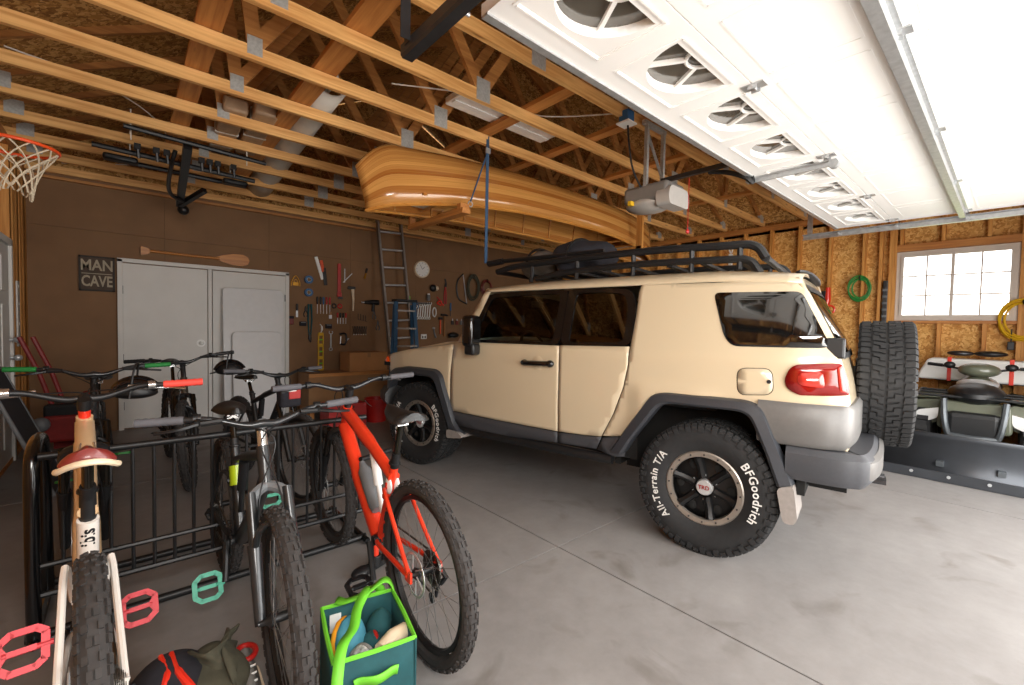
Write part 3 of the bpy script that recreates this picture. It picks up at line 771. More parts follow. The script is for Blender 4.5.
# --- mirrors, handles
for i, sd in enumerate((-1, 1)):
    q = lambda s, o_, z: (sd*(CW(s, z)+o_), s, z)
    mr = MB().box(q(1.89, .13, 1.34), (.13, .12, .27)).build('wing_mirror', 'blackgloss', FD[i], smooth=30, bevel=.03)
    MB().box(q(1.88, .09, 1.185), (.10, .11, .10)).box(q(1.95, .02, 1.215), (.08, .12, .05)).build('mirror_arm', 'black', mr, smooth=30, bevel=.02)
    MB().box((sd*(CW(1.94,1.34)+.13), 1.824, 1.345), (.09, .006, .20)).build('mirror_face', 'quarterglass', mr, smooth=0)
    h = MB().tube([side_pt(1.39, 1.098, .02, sd), side_pt(1.34, 1.098, .045, sd), side_pt(1.17, 1.104, .045, sd), side_pt(1.108, 1.106, .02, sd)], .018, 8, sq=1.15); h.ell(side_pt(1.125, 1.105, .025, sd), (.03, .035, .028)).ell(side_pt(1.37, 1.099, .02, sd), (.025, .03, .026)); h.build('door_handle', 'blackgloss', FD[i])
    MB().ell(side_pt(1.255, 1.10, -.012, sd), (.02, .07, .072), n=20).build('handle_recess', 'cream', FD[i])
# --- wheels
def car_tire(Rt=.408, hw=.135, ri=.222):
    b = MB()
    prof = [(ri, -hw*.72), (ri+.02, -hw*.82), (ri+.07, -hw*.99), (Rt-.075, -hw), (Rt-.035, -hw*.97), (Rt-.014, -hw*.86), (Rt-.010, 0), (Rt-.014, hw*.86), (Rt-.035, hw*.97), (Rt-.075, hw), (ri+.07, hw*.99), (ri+.02, hw*.82), (ri, hw*.72)]
    b.lathe(prof, ax=(1, 0, 0), n=72)
    return b
def tread(b, Rt=.408, hw=.135, N=30):
    def P(a, r, x): return (x, r*cos(a), r*sin(a))
    def blk(poly, r0, r1):
        n = len(poly); vs = [P(a, r0, x) for a, x in poly] + [P(a, r1, x) for a, x in poly]
        b.add(vs, [tuple(range(n, 2*n))] + [(i, (i+1) % n, n+(i+1) % n, n+i) for i in range(n)])
    st = 2*pi/N
    for i in range(N):
        a = i*st
        for sx in (-1, 1):
            o = a + (.5*st if sx > 0 else 0)
            x1, x2, x3, x4 = [sx*hw*k for k in (.06, .30, .52, .60)]
            blk([(o+.02*st, x1), (o+.30*st, x1), (o+.36*st, x2), (o+.62*st, x2), (o+.66*st, x3), (o+.18*st, x3), (o+.12*st, x2*.8)], Rt-.014, Rt)
            blk([(o+.46*st, x1), (o+.88*st, x1), (o+.94*st, x2), (o+1.06*st, x3*.9), (o+.80*st, x3*.95), (o+.72*st, x2*.85), (o+.46*st, x2*.8)], Rt-.014, Rt)
            blk([(o+.06*st, sx*hw*.60), (o+.44*st, sx*hw*.64), (o+.50*st, sx*hw*.93), (o+.10*st, sx*hw*.93)], Rt-.018, Rt-.003)
            blk([(o+.56*st, sx*hw*.58), (o+.92*st, sx*hw*.62), (o+1.0*st, sx*hw*.93), (o+.62*st, sx*hw*.93)], Rt-.018, Rt-.003)
            for q, ln in ((.10, .055), (.62, .035)):        # shoulder lugs running down the side wall
                ww = .38*st
                vs = []
                for aa in (o+q*st, o+q*st+ww):
                    vs += [P(aa, Rt-.004, sx*hw*.92), P(aa, Rt-.02, sx*hw*1.03), P(aa, Rt-ln, sx*hw*1.045), P(aa, Rt-ln, sx*hw*.95), P(aa, Rt-.02, sx*hw*.85)]
                b.add(vs, [(0, 1, 6, 5), (1, 2, 7, 6), (2, 3, 8, 7), (0, 4, 3, 2, 1), (5, 6, 7, 8, 9)])
    return b
def make_wheel(name, parent, loc, steer=0, mirror=1, lettering=True):
    w_ = tread(car_tire()).build(name, 'rubber', parent, smooth=30, normals=True)
    w_.location = loc; w_.rotation_euler = (0, 0, steer if mirror > 0 else steer + pi)
    # outer face is -X
    o = -.135
    r = MB(); r.lathe([(.222, -o*.7), (.215, .0), (.205, o*.55), (.19, o*.35), (.155, o*.38)], ax=(-1, 0, 0), n=48) if False else None
    r = MB().lathe([(.225, .09), (.21, .08), (.20, -.02), (.198, -.07), (.225, -.092)], ax=(1, 0, 0), n=56)
    r.lathe([(.198, -.02), (.195, -.045), (.17, -.05), (.15, -.052), (.10, -.05), (.07, -.06), (.0, -.06)], ax=(1, 0, 0), n=56)
    for k in range(6):
        a = 2*pi*k/6 + .3
        r.tube([(-.06, .06*cos(a), .06*sin(a)), (-.062, .13*cos(a), .13*sin(a)), (-.085, .195*cos(a), .195*sin(a))], [.03, .026, .03], 8)
    rim = r.build('rim', 'rimblack', w_, normals=True)
    rg = MB().lathe([(.190, -.088), (.194, -.105), (.222, -.108), (.232, -.10), (.232, -.085)], ax=(1, 0, 0), n=64)
    rg.k = 1
    for k in range(16):
        a = 2*pi*k/16; rg.cyl((-.104, .209*cos(a), .209*sin(a)), (-.112, .209*cos(a), .209*sin(a)), .0055, n=6)
    rg = rg.build('bead_ring', ['rim', 'darksteel'], w_)
    for k in range(6):
        a = 2*pi*k/6
        MB().ell((-.058, .15*cos(a), .15*sin(a)), (.006, .026, .032)).build('rim_window', 'creamdark', w_)
        a = 2*pi*(k+.5)/6
        MB().cyl((-.055, .075*cos(a), .075*sin(a)), (-.078, .075*cos(a), .075*sin(a)), .009, n=6).build('lug_nut', 'caps', w_)
    MB().lathe([(.05, -.055), (.05, -.082), (.044, -.09), (0, -.093)], ax=(1, 0, 0), n=28).build('hub_cap', 'caps', w_)
    # badge letters lie on the outer face: reading from -X, +Y (forward) is to the left
    MB().text('TRD', .034, lambda x, y, z: (-.0945, -x, y), .0015, bold=.001).build('badge_letters', 'red', w_, smooth=0)
    if lettering:
        def arc_text(body, size, mid, flip=False):
            R0 = .300
            def f(x, y, z):
                a = mid - x/R0 if not flip else mid + x/R0
                r_ = R0 + y if not flip else R0 - y
                return (-.1355 - z, -r_*cos(a), r_*sin(a))
            return MB().text(body, size, f, .0022, 1.12, bold=.0008)
        arc_text('BFGoodrich', .066, rad(8)).build('sidewall_lettering', 'letter', w_, smooth=0)
        arc_text('All-Terrain T/A', .064, rad(184)).build('sidewall_lettering', 'letter', w_, smooth=0)
    return w_
make_wheel('wheel', CAR, (-.785, 0, .405))
make_wheel('wheel', CAR, (-.785, 2.71, .405), rad(4))
make_wheel('wheel', CAR, (.785, 0, .405), 0, -1, False)
make_wheel('wheel', CAR, (.785, 2.71, .405), rad(4), -1, False)
sp = make_wheel('spare_wheel', CAR, (.06, -.86, 1.06), 0, 1, False); sp.rotation_euler = (0, 0, rad(90))
MB().cyl((.06, -.70, 1.06), (.06, -.80, 1.06), .10).box((.06, -.73, 1.06), (.3, .04, .3)).build('spare_carrier', 'black', CAR)
MB().box((.06, -.93, 1.32), (.22, .08, .10)).build('camera_pod', 'black', sp) if False else None
# --- roof rack
RK = MB(); xr = .60
def rail(x, z, s0, s1): return spl([(x, s0, z-.10), (x, s0+.07, z-.015), (x, s0+.25, z), (x, .6, z+.012), (x, s1-.3, z-.01), (x, s1, z-.05)], 5)
for x in (-xr, xr):
    RK.tube(rail(x, 1.94, -.25, 1.95), .027, 8); RK.tube(rail(x, 1.85, -.22, 1.5), .025, 8)
    for s_ in (-.1, .2, .62, 1.1, 1.55): RK.tube([(x, s_, 1.945), (x*.99, s_, 1.855), (x*1.02, s_, 1.775)], .018, 8)
RK = RK.build('roof_rack', 'black', CAR)
for s_, z in ((-.25, 1.84), (-.21, 1.755), (1.95, 1.89)): MB().tube([(-xr, s_, z), (xr, s_, z)], .022, 8).build('rack_end_tube', 'black', RK)
for s_ in (-.1, .12, .35, .62, .9, 1.1, 1.35, 1.55): MB().box((0, s_, 1.835), (2*xr, .04, .02)).build('rack_cross_slat', 'black', RK, smooth=0)
# --- inside
for sx in (-.38, .38):
    s_ = MB().box((sx, 1.15, .92), (.50, .52, .16)).box((sx, .88, 1.18), (.48, .14, .56), (rad(-12), 0, 0)).box((sx, .80, 1.52), (.26, .09, .16)); s_.build('front_seat', 'seat', CAR, smooth=30, bevel=.03)
b = MB().box((0, .25, .92), (1.25, .5, .16)).box((0, .02, 1.2), (1.25, .14, .56), (rad(-10), 0, 0)); b.build('rear_seat', 'seat', CAR, smooth=30, bevel=.03)
b = MB().box((0, 1.95, 1.10), (1.6, .40, .24)); b.build('dashboard', 'creamdark', CAR, smooth=0, bevel=.04)
b = MB().torus((-.38, 1.66, 1.18), .18, .014, (0, -1, .5), 28, 6).cyl((-.38, 1.66, 1.18), (-.38, 1.85, 1.10), .03); b.build('steering_wheel', 'black', CAR)
b = MB().box((0, 1.92, 1.62), (.22, .03, .06)); b.build('rear_view_mirror', 'black', CAR, smooth=0, bevel=.01)
# ------------------------------------------------------------------ mountain bikes
M['spoke'] = mat('spoke_steel', '#8d8d8d', .35, .8)
M['rimb'] = mat('bike_rim_black', '#1b1b1c', .4, .2)
M['stanchion'] = mat('fork_stanchion', '#26231f', .12, .6, .05, coat=.5)
M['tanframe'] = mat('cream_frame', '#cfae86', .35, 0, .05, coat=.6)
M['pearl'] = mat('white_frame', '#e4ddd5', .3, 0, .04, coat=.6)
M['redframe'] = mat('red_frame', '#e23a1f', .28, 0, .06, coat=.8)
M['oliveframe'] = mat('olive_brown_frame', '#4a4034', .4, .1)
M['charcoal'] = mat('charcoal_frame', '#25282b', .35, .2, .1, coat=.4)
M['limeframe'] = mat('lime_frame', '#b5d21e', .35, 0, .08, coat=.5)
M['gripgreen'] = mat('green_grip', '#1c7a35', .7)
M['gripred'] = mat('red_grip', '#e9473b', .65)
M['gripgrey'] = mat('grey_grip', '#55555a', .75)
M['oxblood'] = mat('oxblood_leather', '#74231f', .45, 0, .1, 10, coat=.3)
M['silver'] = mat('silver_alloy', '#c9c9c9', .22, .9, .05)
M['decal'] = mat('decal_white', '#f0f0ee', .5)
M['chain'] = mat('chain_steel', '#5a5752', .35, .8)

def bike_wheel(name, parent, loc, R, wd, rear, knobs=66, disc=1):
    b = MB(); r = wd/2; Rc = R - r
    b.tube([(0, Rc*cos(2*pi*i/56), Rc*sin(2*pi*i/56)) for i in range(56)], r*.93, 10, closed=True)
    st = 2*pi/knobs
    def kn(a, th, la, lx, hh):           # th: angle round the tyre section
        cs = []
        for h in (0, hh):
            for da, dx in ((-la, -lx), (la, -lx), (la, lx), (-la, lx)):
                t = th + dx/r; rr = r*.9 + h
                cs.append((rr*sin(t), (Rc+rr*cos(t))*cos(a+da), (Rc+rr*cos(t))*sin(a+da)))
        b.add(cs, [(4, 5, 6, 7), (0, 1, 5, 4), (1, 2, 6, 5), (2, 3, 7, 6), (3, 0, 4, 7)])
    for i in range(knobs):
        a = i*st
        if i % 2 == 0:
            for t in (-.20, .20): kn(a, t, st*.30, r*.15, .006)
        else:
            for t in (-.42, .42): kn(a, t, st*.28, r*.16, .006)
        for t in (-.95, .95): kn(a + (.3*st if i % 2 else 0), t, st*.30, r*.17, .0065)
    w_ = b.build(name, 'tyre', parent, smooth=30, normals=True); w_.location = loc
    rm = MB().lathe([(R-wd*.98, -.013), (R-wd*.98-.016, -.012), (R-wd*.98-.022, 0), (R-wd*.98-.016, .012), (R-wd*.98, .013)], ax=(1, 0, 0), n=56); rm.build('rim', 'rimb', w_)
    s = MB(); Rr = R-wd*.98-.02
    for i in range(28):
        a = 2*pi*i/28; sx = .03 if i % 2 else -.03; o = .55 if (i//2) % 2 else -.55
        s.tube([(sx, .022*cos(a+o*2), .022*sin(a+o*2)), (0, Rr*cos(a), Rr*sin(a))], .0013, 4, caps=False)
    s.build('spokes', 'spoke', w_, smooth=0)
    MB().lathe([(.008, -.07), (.012, -.05), (.026, -.036), (.016, -.02), (.016, .02), (.026, .036), (.012, .05), (.008, .07)], ax=(1, 0, 0), n=16).build('hub', 'black', w_)
    ds = MB(); x = -.045
    ds.lathe([(.08, x), (.09, x), (.09, x+.002), (.08, x+.002)], ax=(1, 0, 0), n=36, closed=True)
    for k in range(6):
        a = pi*k/3; ds.tube([(x+.001, .022*cos(a), .022*sin(a)), (x+.001, .082*cos(a+.4), .082*sin(a+.4))], .003, 4)
    ds.build('brake_disc', 'steel', w_)
    if rear:
        c = MB()
        for k in range(9):
            rr = .022 + .0062*k; xx = .068 - .0042*k
            c.lathe([(rr-.008, xx-.001), (rr+.002, xx-.001), (rr+.002, xx+.001), (rr-.008, xx+.001)], ax=(1, 0, 0), n=30, closed=True)
            for q in range(12+2*k):
                a = 2*pi*q/(12+2*k); c.box((xx, (rr+.003)*cos(a), (rr+.003)*sin(a)), (.0018, .004, .004), Euler((a, 0, 0)).to_matrix())
        c.build('cassette', 'chain', w_, smooth=0)
    return w_

def make_bike(P):
    g = P.get; R = g('R', .368); wb = g('wb', 1.2); wd = g('wd', .06); lift = g('lift', 0.)
    t = thing('mountain_bike', P['label'], 'bicycle', P['loc'], group='mountain bikes parked at the rack', rot=(0, rad(g('lean', 0)), rad(g('rz', 0))))
    fm, sm, fk = g('frame', 'charcoal'), g('stay', g('frame', 'charcoal')), g('fork', 'black')
    A = V((0, 0, R)); BB = V((0, .44, .335)); HB = V((0, wb-.285, .715 + g('head', .04))); HT = V((0, wb-.335, .835 + g('head', .04))); FA = V((0, wb, R))
    ST = V((0, .285, .70+lift)); sad = V((0, .20, g('saddle', .97)))
    up = (HT-HB).normalized(); fwd = V((0, up.z, -up.y))
    stang = rad(g('steer', 0)); Rot = Mx.Rotation(stang, 3, up)
    S = lambda p: HB + Rot @ (V(p)-HB)
    # frame
    b = MB()
    b.tube([HB - up*.02, HT + up*.01], g('ht', .026), 12)
    dt = g('dt', .028)
    b.tube(spl([HB + up*.015, HB.lerp(BB, .35) + V((0, -.015, -.025)), BB + V((0, .02, .01))], 6), [dt*.95]*7 + [dt*1.1]*6, 12)
    b.tube(spl([HT - up*.025, HT.lerp(ST, .5) + V((0, 0, -.015)), ST + V((0, 0, -.02))], 5), [dt*.85]*6 + [dt*.7]*5, 10)
    frame = b.build('frame', fm, t)
    MB().tube([BB, ST + V((0, -.01, .05))], [.026, .02], 10).build('seat_tube', g('seattube', fm), frame)
    MB().cyl(BB + V((-.045, 0, 0)), BB + V((.045, 0, 0)), .024).build('bottom_bracket', 'black', frame)
    stay = MB()
    for sx in (-1, 1):
        stay.tube(spl([BB + V((sx*.03, -.01, .0)), V((sx*.048, .36, R-.02)), V((sx*.062, .16, R-.005)), A + V((sx*.068, .01, 0))], 4), .011, 8)
        stay.tube(spl([(V((sx*.035, *g('staytop'))) if g('staytop') else ST + V((sx*.022, .05, -.10))), V((sx*.052, .27, R+.26)), V((sx*.062, .12, R+.12)), A + V((sx*.068, .0, .01))], 4), .0095, 8)
        stay.box(A + V((sx*.068, .005, 0)), (.010, .05, .045))
    sq_ = V((0, *g('staytop'))) if g('staytop') else ST + V((0, .035, -.11))
    stay.tube([sq_ + V((-.04, 0, 0)), sq_ + V((.04, 0, 0))], .012, 8)
    stay.build('rear_stays', sm, t)
    if g('shock', 1):
        a = HT.lerp(ST, .62) + V((0, 0, -.035)); c = BB + V((0, -.015, .13))
        k = MB().cyl(a, a.lerp(c, .55), .022).cyl(a.lerp(c, .5), c, .012); k.build('rear_shock', g('shockmat', 'black'), frame)
    if g('logo'):
        e = HB.lerp(BB, .72) + V((0, 0, .0)); f_ = ST + V((0, .02, -.06))
        for sx in (-1, 1):
            MB().ell(f_ + V((sx*.018, 0, 0)), (.012, .03, .04)).build('frame_decal', 'decal', frame)
            MB().text('S', .04, lambda x, y, z, q=f_, s_=sx: q + V((s_*(.0305+z), s_*x, y)), .002, bold=.002).build('frame_emblem', 'redframe', frame, smooth=0)
    bike_wheel('rear_wheel', t, A, R, wd, True)
    # steering assembly
    fw_ = bike_wheel('front_wheel', t, S(FA), R, wd, False); fw_.rotation_euler = Rot.to_euler()
    cr = HB - up*.035
    f_ = MB()
    o = (FA - (HB + (FA-HB).project(up)))          # rake
    for sx in (-1, 1):
        top = cr + V((sx*.062, 0, 0)) + o*.55; bot = FA + V((sx*.066, -.012, .0))
        f_.tube([S(top.lerp(bot, .42)), S(top.lerp(bot, .6)), S(bot + V((0, 0, -.012)))], [.024, .021, .017], 10)
    mid = (cr + o*.55).lerp(FA, .40)
    f_.tube(spl([S(mid + V((-.062, .03, .0))), S(mid + V((-.05, .05, .06))), S(mid + V((0, .055, .085))), S(mid + V((.05, .05, .06))), S(mid + V((.062, .03, 0)))], 4), .012, 8)
    f_.cyl(S(FA + V((-.075, 0, 0))), S(FA + V((.075, 0, 0))), .008)
    fo_ = f_.build('fork', fk, t)
    c_ = MB().tube(spl([S(cr + V((-.062, o.y*.55, -.035))), S(cr + V((-.052, o.y*.4, .005))), S(cr + V((0, 0, .02))), S(cr + V((.052, o.y*.4, .005))), S(cr + V((.062, o.y*.55, -.035)))], 4), .021, 8); c_.build('fork_crown', g('crown', fk), fo_)
    for sx in (-1, 1):
        top = cr + V((sx*.062, 0, 0)) + o*.55; bot = FA + V((sx*.066, -.012, 0))
        MB().cyl(S(top), S(top.lerp(bot, .44)), .0175).build('stanchion', g('stanch', 'stanchion'), fo_)
    hz = g('bar', 1.05); top = HT + up*max(.03, (hz-.06-HT.z)/up.z)
    sp = MB().cyl(S(HT), S(top + up*.02), .019); sp.build('headset_spacer', g('spacer', 'black'), fo_)
    cl = top + fwd*.05
    MB().tube([S(top - up*.02), S(top + up*.024)], .022, 12).tube([S(top), S(cl)], [.018, .022], 10).build('stem', g('stem', 'black'), t)
    hw = g('bw', .385); zb = hz - cl.z
    bp = spl([cl, cl + V((.06, 0, 0)), cl + V((.17, -.012, zb*.9)), cl + V((hw-.13, -.035, zb)), cl + V((hw, -.055, zb+.004))], 6)
    bp = [V((-p.x, p.y, p.z)) for p in reversed(bp)][:-1] + bp
    rr = [.011 + .005*max(0, 1-abs(p.x)/.12) for p in bp]
    hb = MB().tube([S(p) for p in bp], rr, 10).build('handlebar', g('barmat', 'charcoal'), t)
    for sx in (-1, 1):
        e0 = cl + V((sx*(hw-.135), -.035, zb)); e1 = cl + V((sx*(hw+.004), -.056, zb+.004))
        gm = MB()
        N_ = 14
        gm.tube([S(e0.lerp(e1, q/N_)) for q in range(N_+1)], [.0165 if q % 2 else .0148 for q in range(N_+1)], 12)
        gm.build('grip', g('grip', 'gripgrey'), hb)
        c0 = cl + V((sx*(hw-.175), -.028, zb)); l0 = c0 + V((0, .035, -.012)); l1 = cl + V((sx*(hw-.05), .005, zb-.03))
        MB().cyl(S(c0 + V((sx*-.012, 0, 0))), S(c0 + V((sx*.012, 0, 0))), .019).tube([S(c0), S(l0)], .012, 8).tube(spl([S(l0), S(l0.lerp(l1, .5) + V((0, .022, 0))), S(l1)], 4), [.008]*4 + [.006]*5, 6).tube([S(l0 + V((-sx*.01, .0, 0))), S(l0 + V((-sx*.075, .01, .004)))], .011, 8).build('brake_lever', g('levers', 'black'), hb)
        ca = spl([S(l0 + V((-sx*.07, .01, 0))), S(V((sx*-.02, HT.y+.13, HT.z+.07))), S(V((sx*.03, HB.y+.09, HB.z))), S(V((sx*.06, HB.y+.14, .55)))], 6)
        MB().tube(ca, .0028, 5).build('brake_hose', 'black', hb)
    # saddle and post
    sc = MB().tube([ST + V((0, -.005, .03)), ST.lerp(sad, .35)], [.02, .0195], 12).torus(ST + V((0, -.008, .05)), .021, .006, (0, -.25, 1), 16, 6)
    post = sc.build('seat_post', 'black', t)
    MB().tube([ST.lerp(sad, .3), sad - V((0, 0, .035))], [.0145, .014], 12).build('dropper_stanchion', g('drop', 'stanchion'), post)
    def sad_rows():
        rows = []
        for k in range(15):
            u = k/14; y = sad.y - .13 + .27*u
            hwid = .072*(1-u)**.75 + .018 if u > .12 else (.06 + .03*(u/.12))
            hwid *= g('sadw', 1)
            if u > .92: hwid *= 1 - (u-.92)*4
            if u < .05: hwid *= .8
            rows.append([V((hwid*sin(a), y, sad.z + g('sadtilt', 0)*u + .004*cos(2*pi*u) + (.020*cos(a) if cos(a) > 0 else .014*cos(a)) - .022*(abs(sin(a))**3)*(1-u*.4))) for a in [2*pi*j/18 for j in range(18)]])
        return rows
    sb = MB().grid(sad_rows(), closed=True); sb.f.append(list(range(18))); sb.m.append(0); L = 14*18; sb.f.append([L+k for k in range(18)]); sb.m.append(0)
    sd_ = sb.build('saddle', g('saddlemat', 'black'), t, smooth=60, normals=True)
    rl = MB()
    for sx in (-1, 1): rl.tube(spl([sad + V((sx*.03, -.10, -.012)), sad + V((sx*.022, -.03, -.038)), sad + V((sx*.022, .04, -.038)), sad + V((sx*.015, .11, -.01))], 3), .0035, 6)
    rl.box(sad + V((0, 0, -.04)), (.05, .04, .02)); rl.build('saddle_rails', 'silver', sd_)
    if g('saddletrim'):
        tr = [V((.084*g('sadw', 1)*sin(a), sad.y - .13 + .012 - .028*cos(a)*.9 + .04*(abs(sin(a))**2), sad.z - .012 - .030*(abs(sin(a))**2.2))) for a in [-1.6 + 3.2*k/16 for k in range(17)]]
        MB().tube(tr, .009, 8).build('saddle_edge', g('saddletrim'), sd_)
    # drivetrain
    ck = rad(g('crank', 15)); dv = V((0, cos(ck), sin(ck)))
    cg = MB().lathe([(.03, .048), (.062, .048), (.064, .05), (.062, .052), (.03, .052)], o=BB, ax=(1, 0, 0), n=32, closed=True)
    for k in range(30):
        a = 2*pi*k/30; cg.box(BB + V((.05, .066*cos(a), .066*sin(a))), (.003, .006, .006), Euler((a, 0, 0)).to_matrix())
    cg.build('chainring', 'black', t, smooth=0)
    for sx in (-1, 1):
        p0 = BB + V((sx*.06, 0, 0)); p1 = BB + V((sx*.078, 0, 0)) + dv*.17*sx
        c = MB().tube([p0, p0.lerp(p1, .5), p1], [.017, .013, .014], 8); cr_ = c.build('crank_arm', g('crankmat', 'black'), t)
        pc = p1 + V((sx*.065, 0, 0)); pa = rad(g('pedang', 12)); dy = V((0, cos(pa), sin(pa)))
        pd = MB(); hy, hx = .052, .048
        cor = [(-hx, -hy*.7), (-hx*.6, -hy), (hx*.5, -hy), (hx, -hy*.6), (hx, hy*.6), (hx*.5, hy), (-hx*.6, hy), (-hx, hy*.7)]
        pts = [pc + V((sx*a, 0, 0)) + dy*c2 for a, c2 in cor]
        nz = V((0, -dy.z, dy.y))
        for q in range(8): pd.bar(pts[q], pts[(q+1) % 8] + (pts[(q+1) % 8]-pts[q]).normalized()*.004, .019, .012, nz)
        pd.tube([p1, pc + V((sx*.04, 0, 0))], .0085, 8)
        pd.bar(pc + V((sx*-.03, 0, 0)), pc + V((sx*.03, 0, 0)) , .016, .018, nz)
        if g('vee', 0): pd.bar(pc + V((sx*.03, 0, 0)), pts[4], .008, .01, nz).bar(pc + V((sx*.03, 0, 0)), pts[3], .008, .01, nz)
        for q in pts: pd.cyl(q - nz*.009, q + nz*.009, .002, n=6)
        pd.build('pedal', g('pedal', 'black'), cr_, smooth=0)
    ch = MB(); cx = .05
    top_ = [BB + V((cx, 0, .066)), A + V((cx, .0, .055))]; dp = A + V((cx, .03, -.15)); d2 = A + V((cx, .0, -.075))
    ch.tube(top_, .0045, 6).tube([BB + V((cx, -.01, -.064)), dp + V((0, .02, .02))], .0045, 6).tube([dp + V((0, -.02, .0)), d2 + V((0, .022, 0))], .0045, 6)
    ch.build('chain', 'chain', t)
    dr = MB().tube([A + V((.078, 0, -.02)), A + V((.085, -.03, -.045)), d2 + V((.022, -.01, 0))], .012, 8).tube([d2 + V((.018, 0, 0)), dp + V((.018, 0, 0))], .009, 8)
    for q in (d2, dp): dr.lathe([(.004, -.003), (.022, -.003), (.024, 0), (.022, .003), (.004, .003)], o=q, ax=(1, 0, 0), n=14, closed=True)
    dr.build('derailleur', 'black', t)
    if g('bottle'):
        a = HB.lerp(BB, .45) + V((0, -.05, .045)); c = HB.lerp(BB, .82) + V((0, -.05, .045)); q = a.lerp(c, .5)
        bt = MB().tube([c, c.lerp(a, .1), q, a.lerp(c, .1), a, a + (a-c).normalized()*.03], [.03, .036, .036, .034, .02, .014], 14).build('water_bottle', g('bottle'), t)
    return t, S

A_, _ = make_bike(dict(label='cream and white mountain bike with oxblood saddle and coral pedals, nearest on the left', loc=(-.07, 1.60, 0), rz=3.2, lean=0, dt=.036, staytop=(.31, .50), sadtilt=-.045, sadw=.76, head=.145, frame='tanframe', stay='pearl', fork='black', wd=.07, grip='gripred', spacer='redbright', saddle=1.0, saddlemat='oxblood', saddletrim='bone', pedal='pink', bar=1.10, crank=-25, pedang=55, vee=1, wb=1.19, lift=.10, seattube='black', barmat='black', levers='silver', shock=1))
# white sleeve with the maker's word on the seat tube, read from behind
ST_, BB_ = V((0, .285, .80)), V((0, .44, .335))
ax_ = (ST_-BB_).normalized(); q0 = BB_ + ax_*.27; back = V((0, -ax_.z, ax_.y))
sl = MB().tube([q0, q0 + ax_*.17], .027, 16).build('seat_tube_sleeve', 'pearl', A_)
MB().text('ibis', .05, lambda x, y, z: q0 + ax_*(.118+x) + Mx.Rotation(-y/.0275, 3, ax_) @ (back*(.0275+z)), .001, bold=.001).build('seat_tube_lettering', 'black', sl, smooth=0)

make_bike(dict(label='dark mountain bike with green grips standing behind the cream bike, facing the camera', loc=(-.14, 4.72, 0), rz=180, frame='charcoal', fork='black', grip='gripgreen', pedal='green', bar=1.07, saddle=.95, wb=1.22, wd=.06, crank=-10, stanch='stanchion'))
make_bike(dict(label='olive brown mountain bike in front of the white double doors, rear row', loc=(.35, 5.62, 0), rz=183, steer=-14, frame='oliveframe', fork='black', grip='black', bar=1.06, saddle=.98, wd=.062, shockmat='oliveframe'))
D_, S_D = make_bike(dict(label='black and lime mountain bike with silver steerer and mint pedals, front wheel toward the camera', loc=(.425, 2.87, 0), rz=179.5, steer=-4, frame='charcoal', fork='charcoal', crown='greyplastic', stanch='charcoal', stem='black', spacer='silver', grip='gripgrey', barmat='charcoal', pedal='mint', bar=1.02, saddle=.93, crank=-62, pedang=118, wd=.066, wb=1.24, ht=.024))
make_bike(dict(label='small dark mountain bike with red and white frame bag, behind the silver steerer bike', loc=(.80, 4.66, 0), rz=190, steer=4, R=.35, wb=1.12, frame='charcoal', fork='black', grip='gripgrey', bar=1.0, saddle=.90, wd=.056))
G_, _ = make_bike(dict(label='bright red mountain bike with black saddle, rightmost at the rack beside the green tote', loc=(.935, 1.57, 0), rz=-2.5, lean=-1.5, steer=2, frame='redframe', stay='redframe', fork='black', grip='gripgrey', barmat='charcoal', bar=1.06, saddle=.99, dt=.040, head=.07, pedal='black', bottle='greyplastic', logo=1, wd=.062, wb=1.24, crank=60, shockmat='decal'))

MB().tube([V((0, .315, .66)), V((0, .345, .57))], .032, 12).build('lime_band', 'limeframe', D_)
# frame bag carried by the small bike
o = thing('handlebar_bag', 'red and white handlebar bag hanging on the small dark bike', 'bag', (.98, 3.76, .80), rad(10))
MB().box((0, 0, 0), (.16, .10, .16)).build('bag_body', 'darkcloth', o, smooth=30, bevel=.02)
MB().box((.02, -.055, .02), (.09, .012, .07)).build('red_patch', 'red', o, smooth=0, bevel=.004)
MB().box((-.01, -.056, .055), (.08, .012, .02)).build('white_patch', 'white', o, smooth=0)

# helmets hanging from the bars
def helmet(loc, rz, label):
    t = thing('bike_helmet', label, 'helmet', loc, rz)
    def fh(p): return V((p.x, p.y*(1.0 if p.y > 0 else .92), p.z if p.z > 0 else p.z*.35))
    b = MB().ell((0, 0, 0), (.085, .115, .095), n=24, m=14, f=fh); sh = b.build('helmet_shell', 'black', t)
    for x in (-.05, 0, .05):
        MB().tube([(x, .088*cos(a)*1.3, .096*sin(a) - abs(x)*.3) for a in [.35 + 2.4*k/10 for k in range(11)]], .014, 6).build('vent_rib', 'blackgloss', sh)
    MB().tube(spl([(-.09, .02, -.02), (-.06, .0, .15), (0, -.01, .185), (.06, 0, .15), (.09, .02, -.02)], 5), .006, 6).build('chin_strap', 'black', t)
    MB().box((0, .12, -.01), (.12, .05, .01), (rad(-12), 0, 0)).build('visor', 'black', t, smooth=0, bevel=.01)
helmet((.73, 4.70, .93), rad(70), 'black bike helmet hanging by its strap in front of the white folding tables')
helmet((.06, 3.55, .93), rad(80), 'black bike helmet hanging under the red grip of the cream bike')

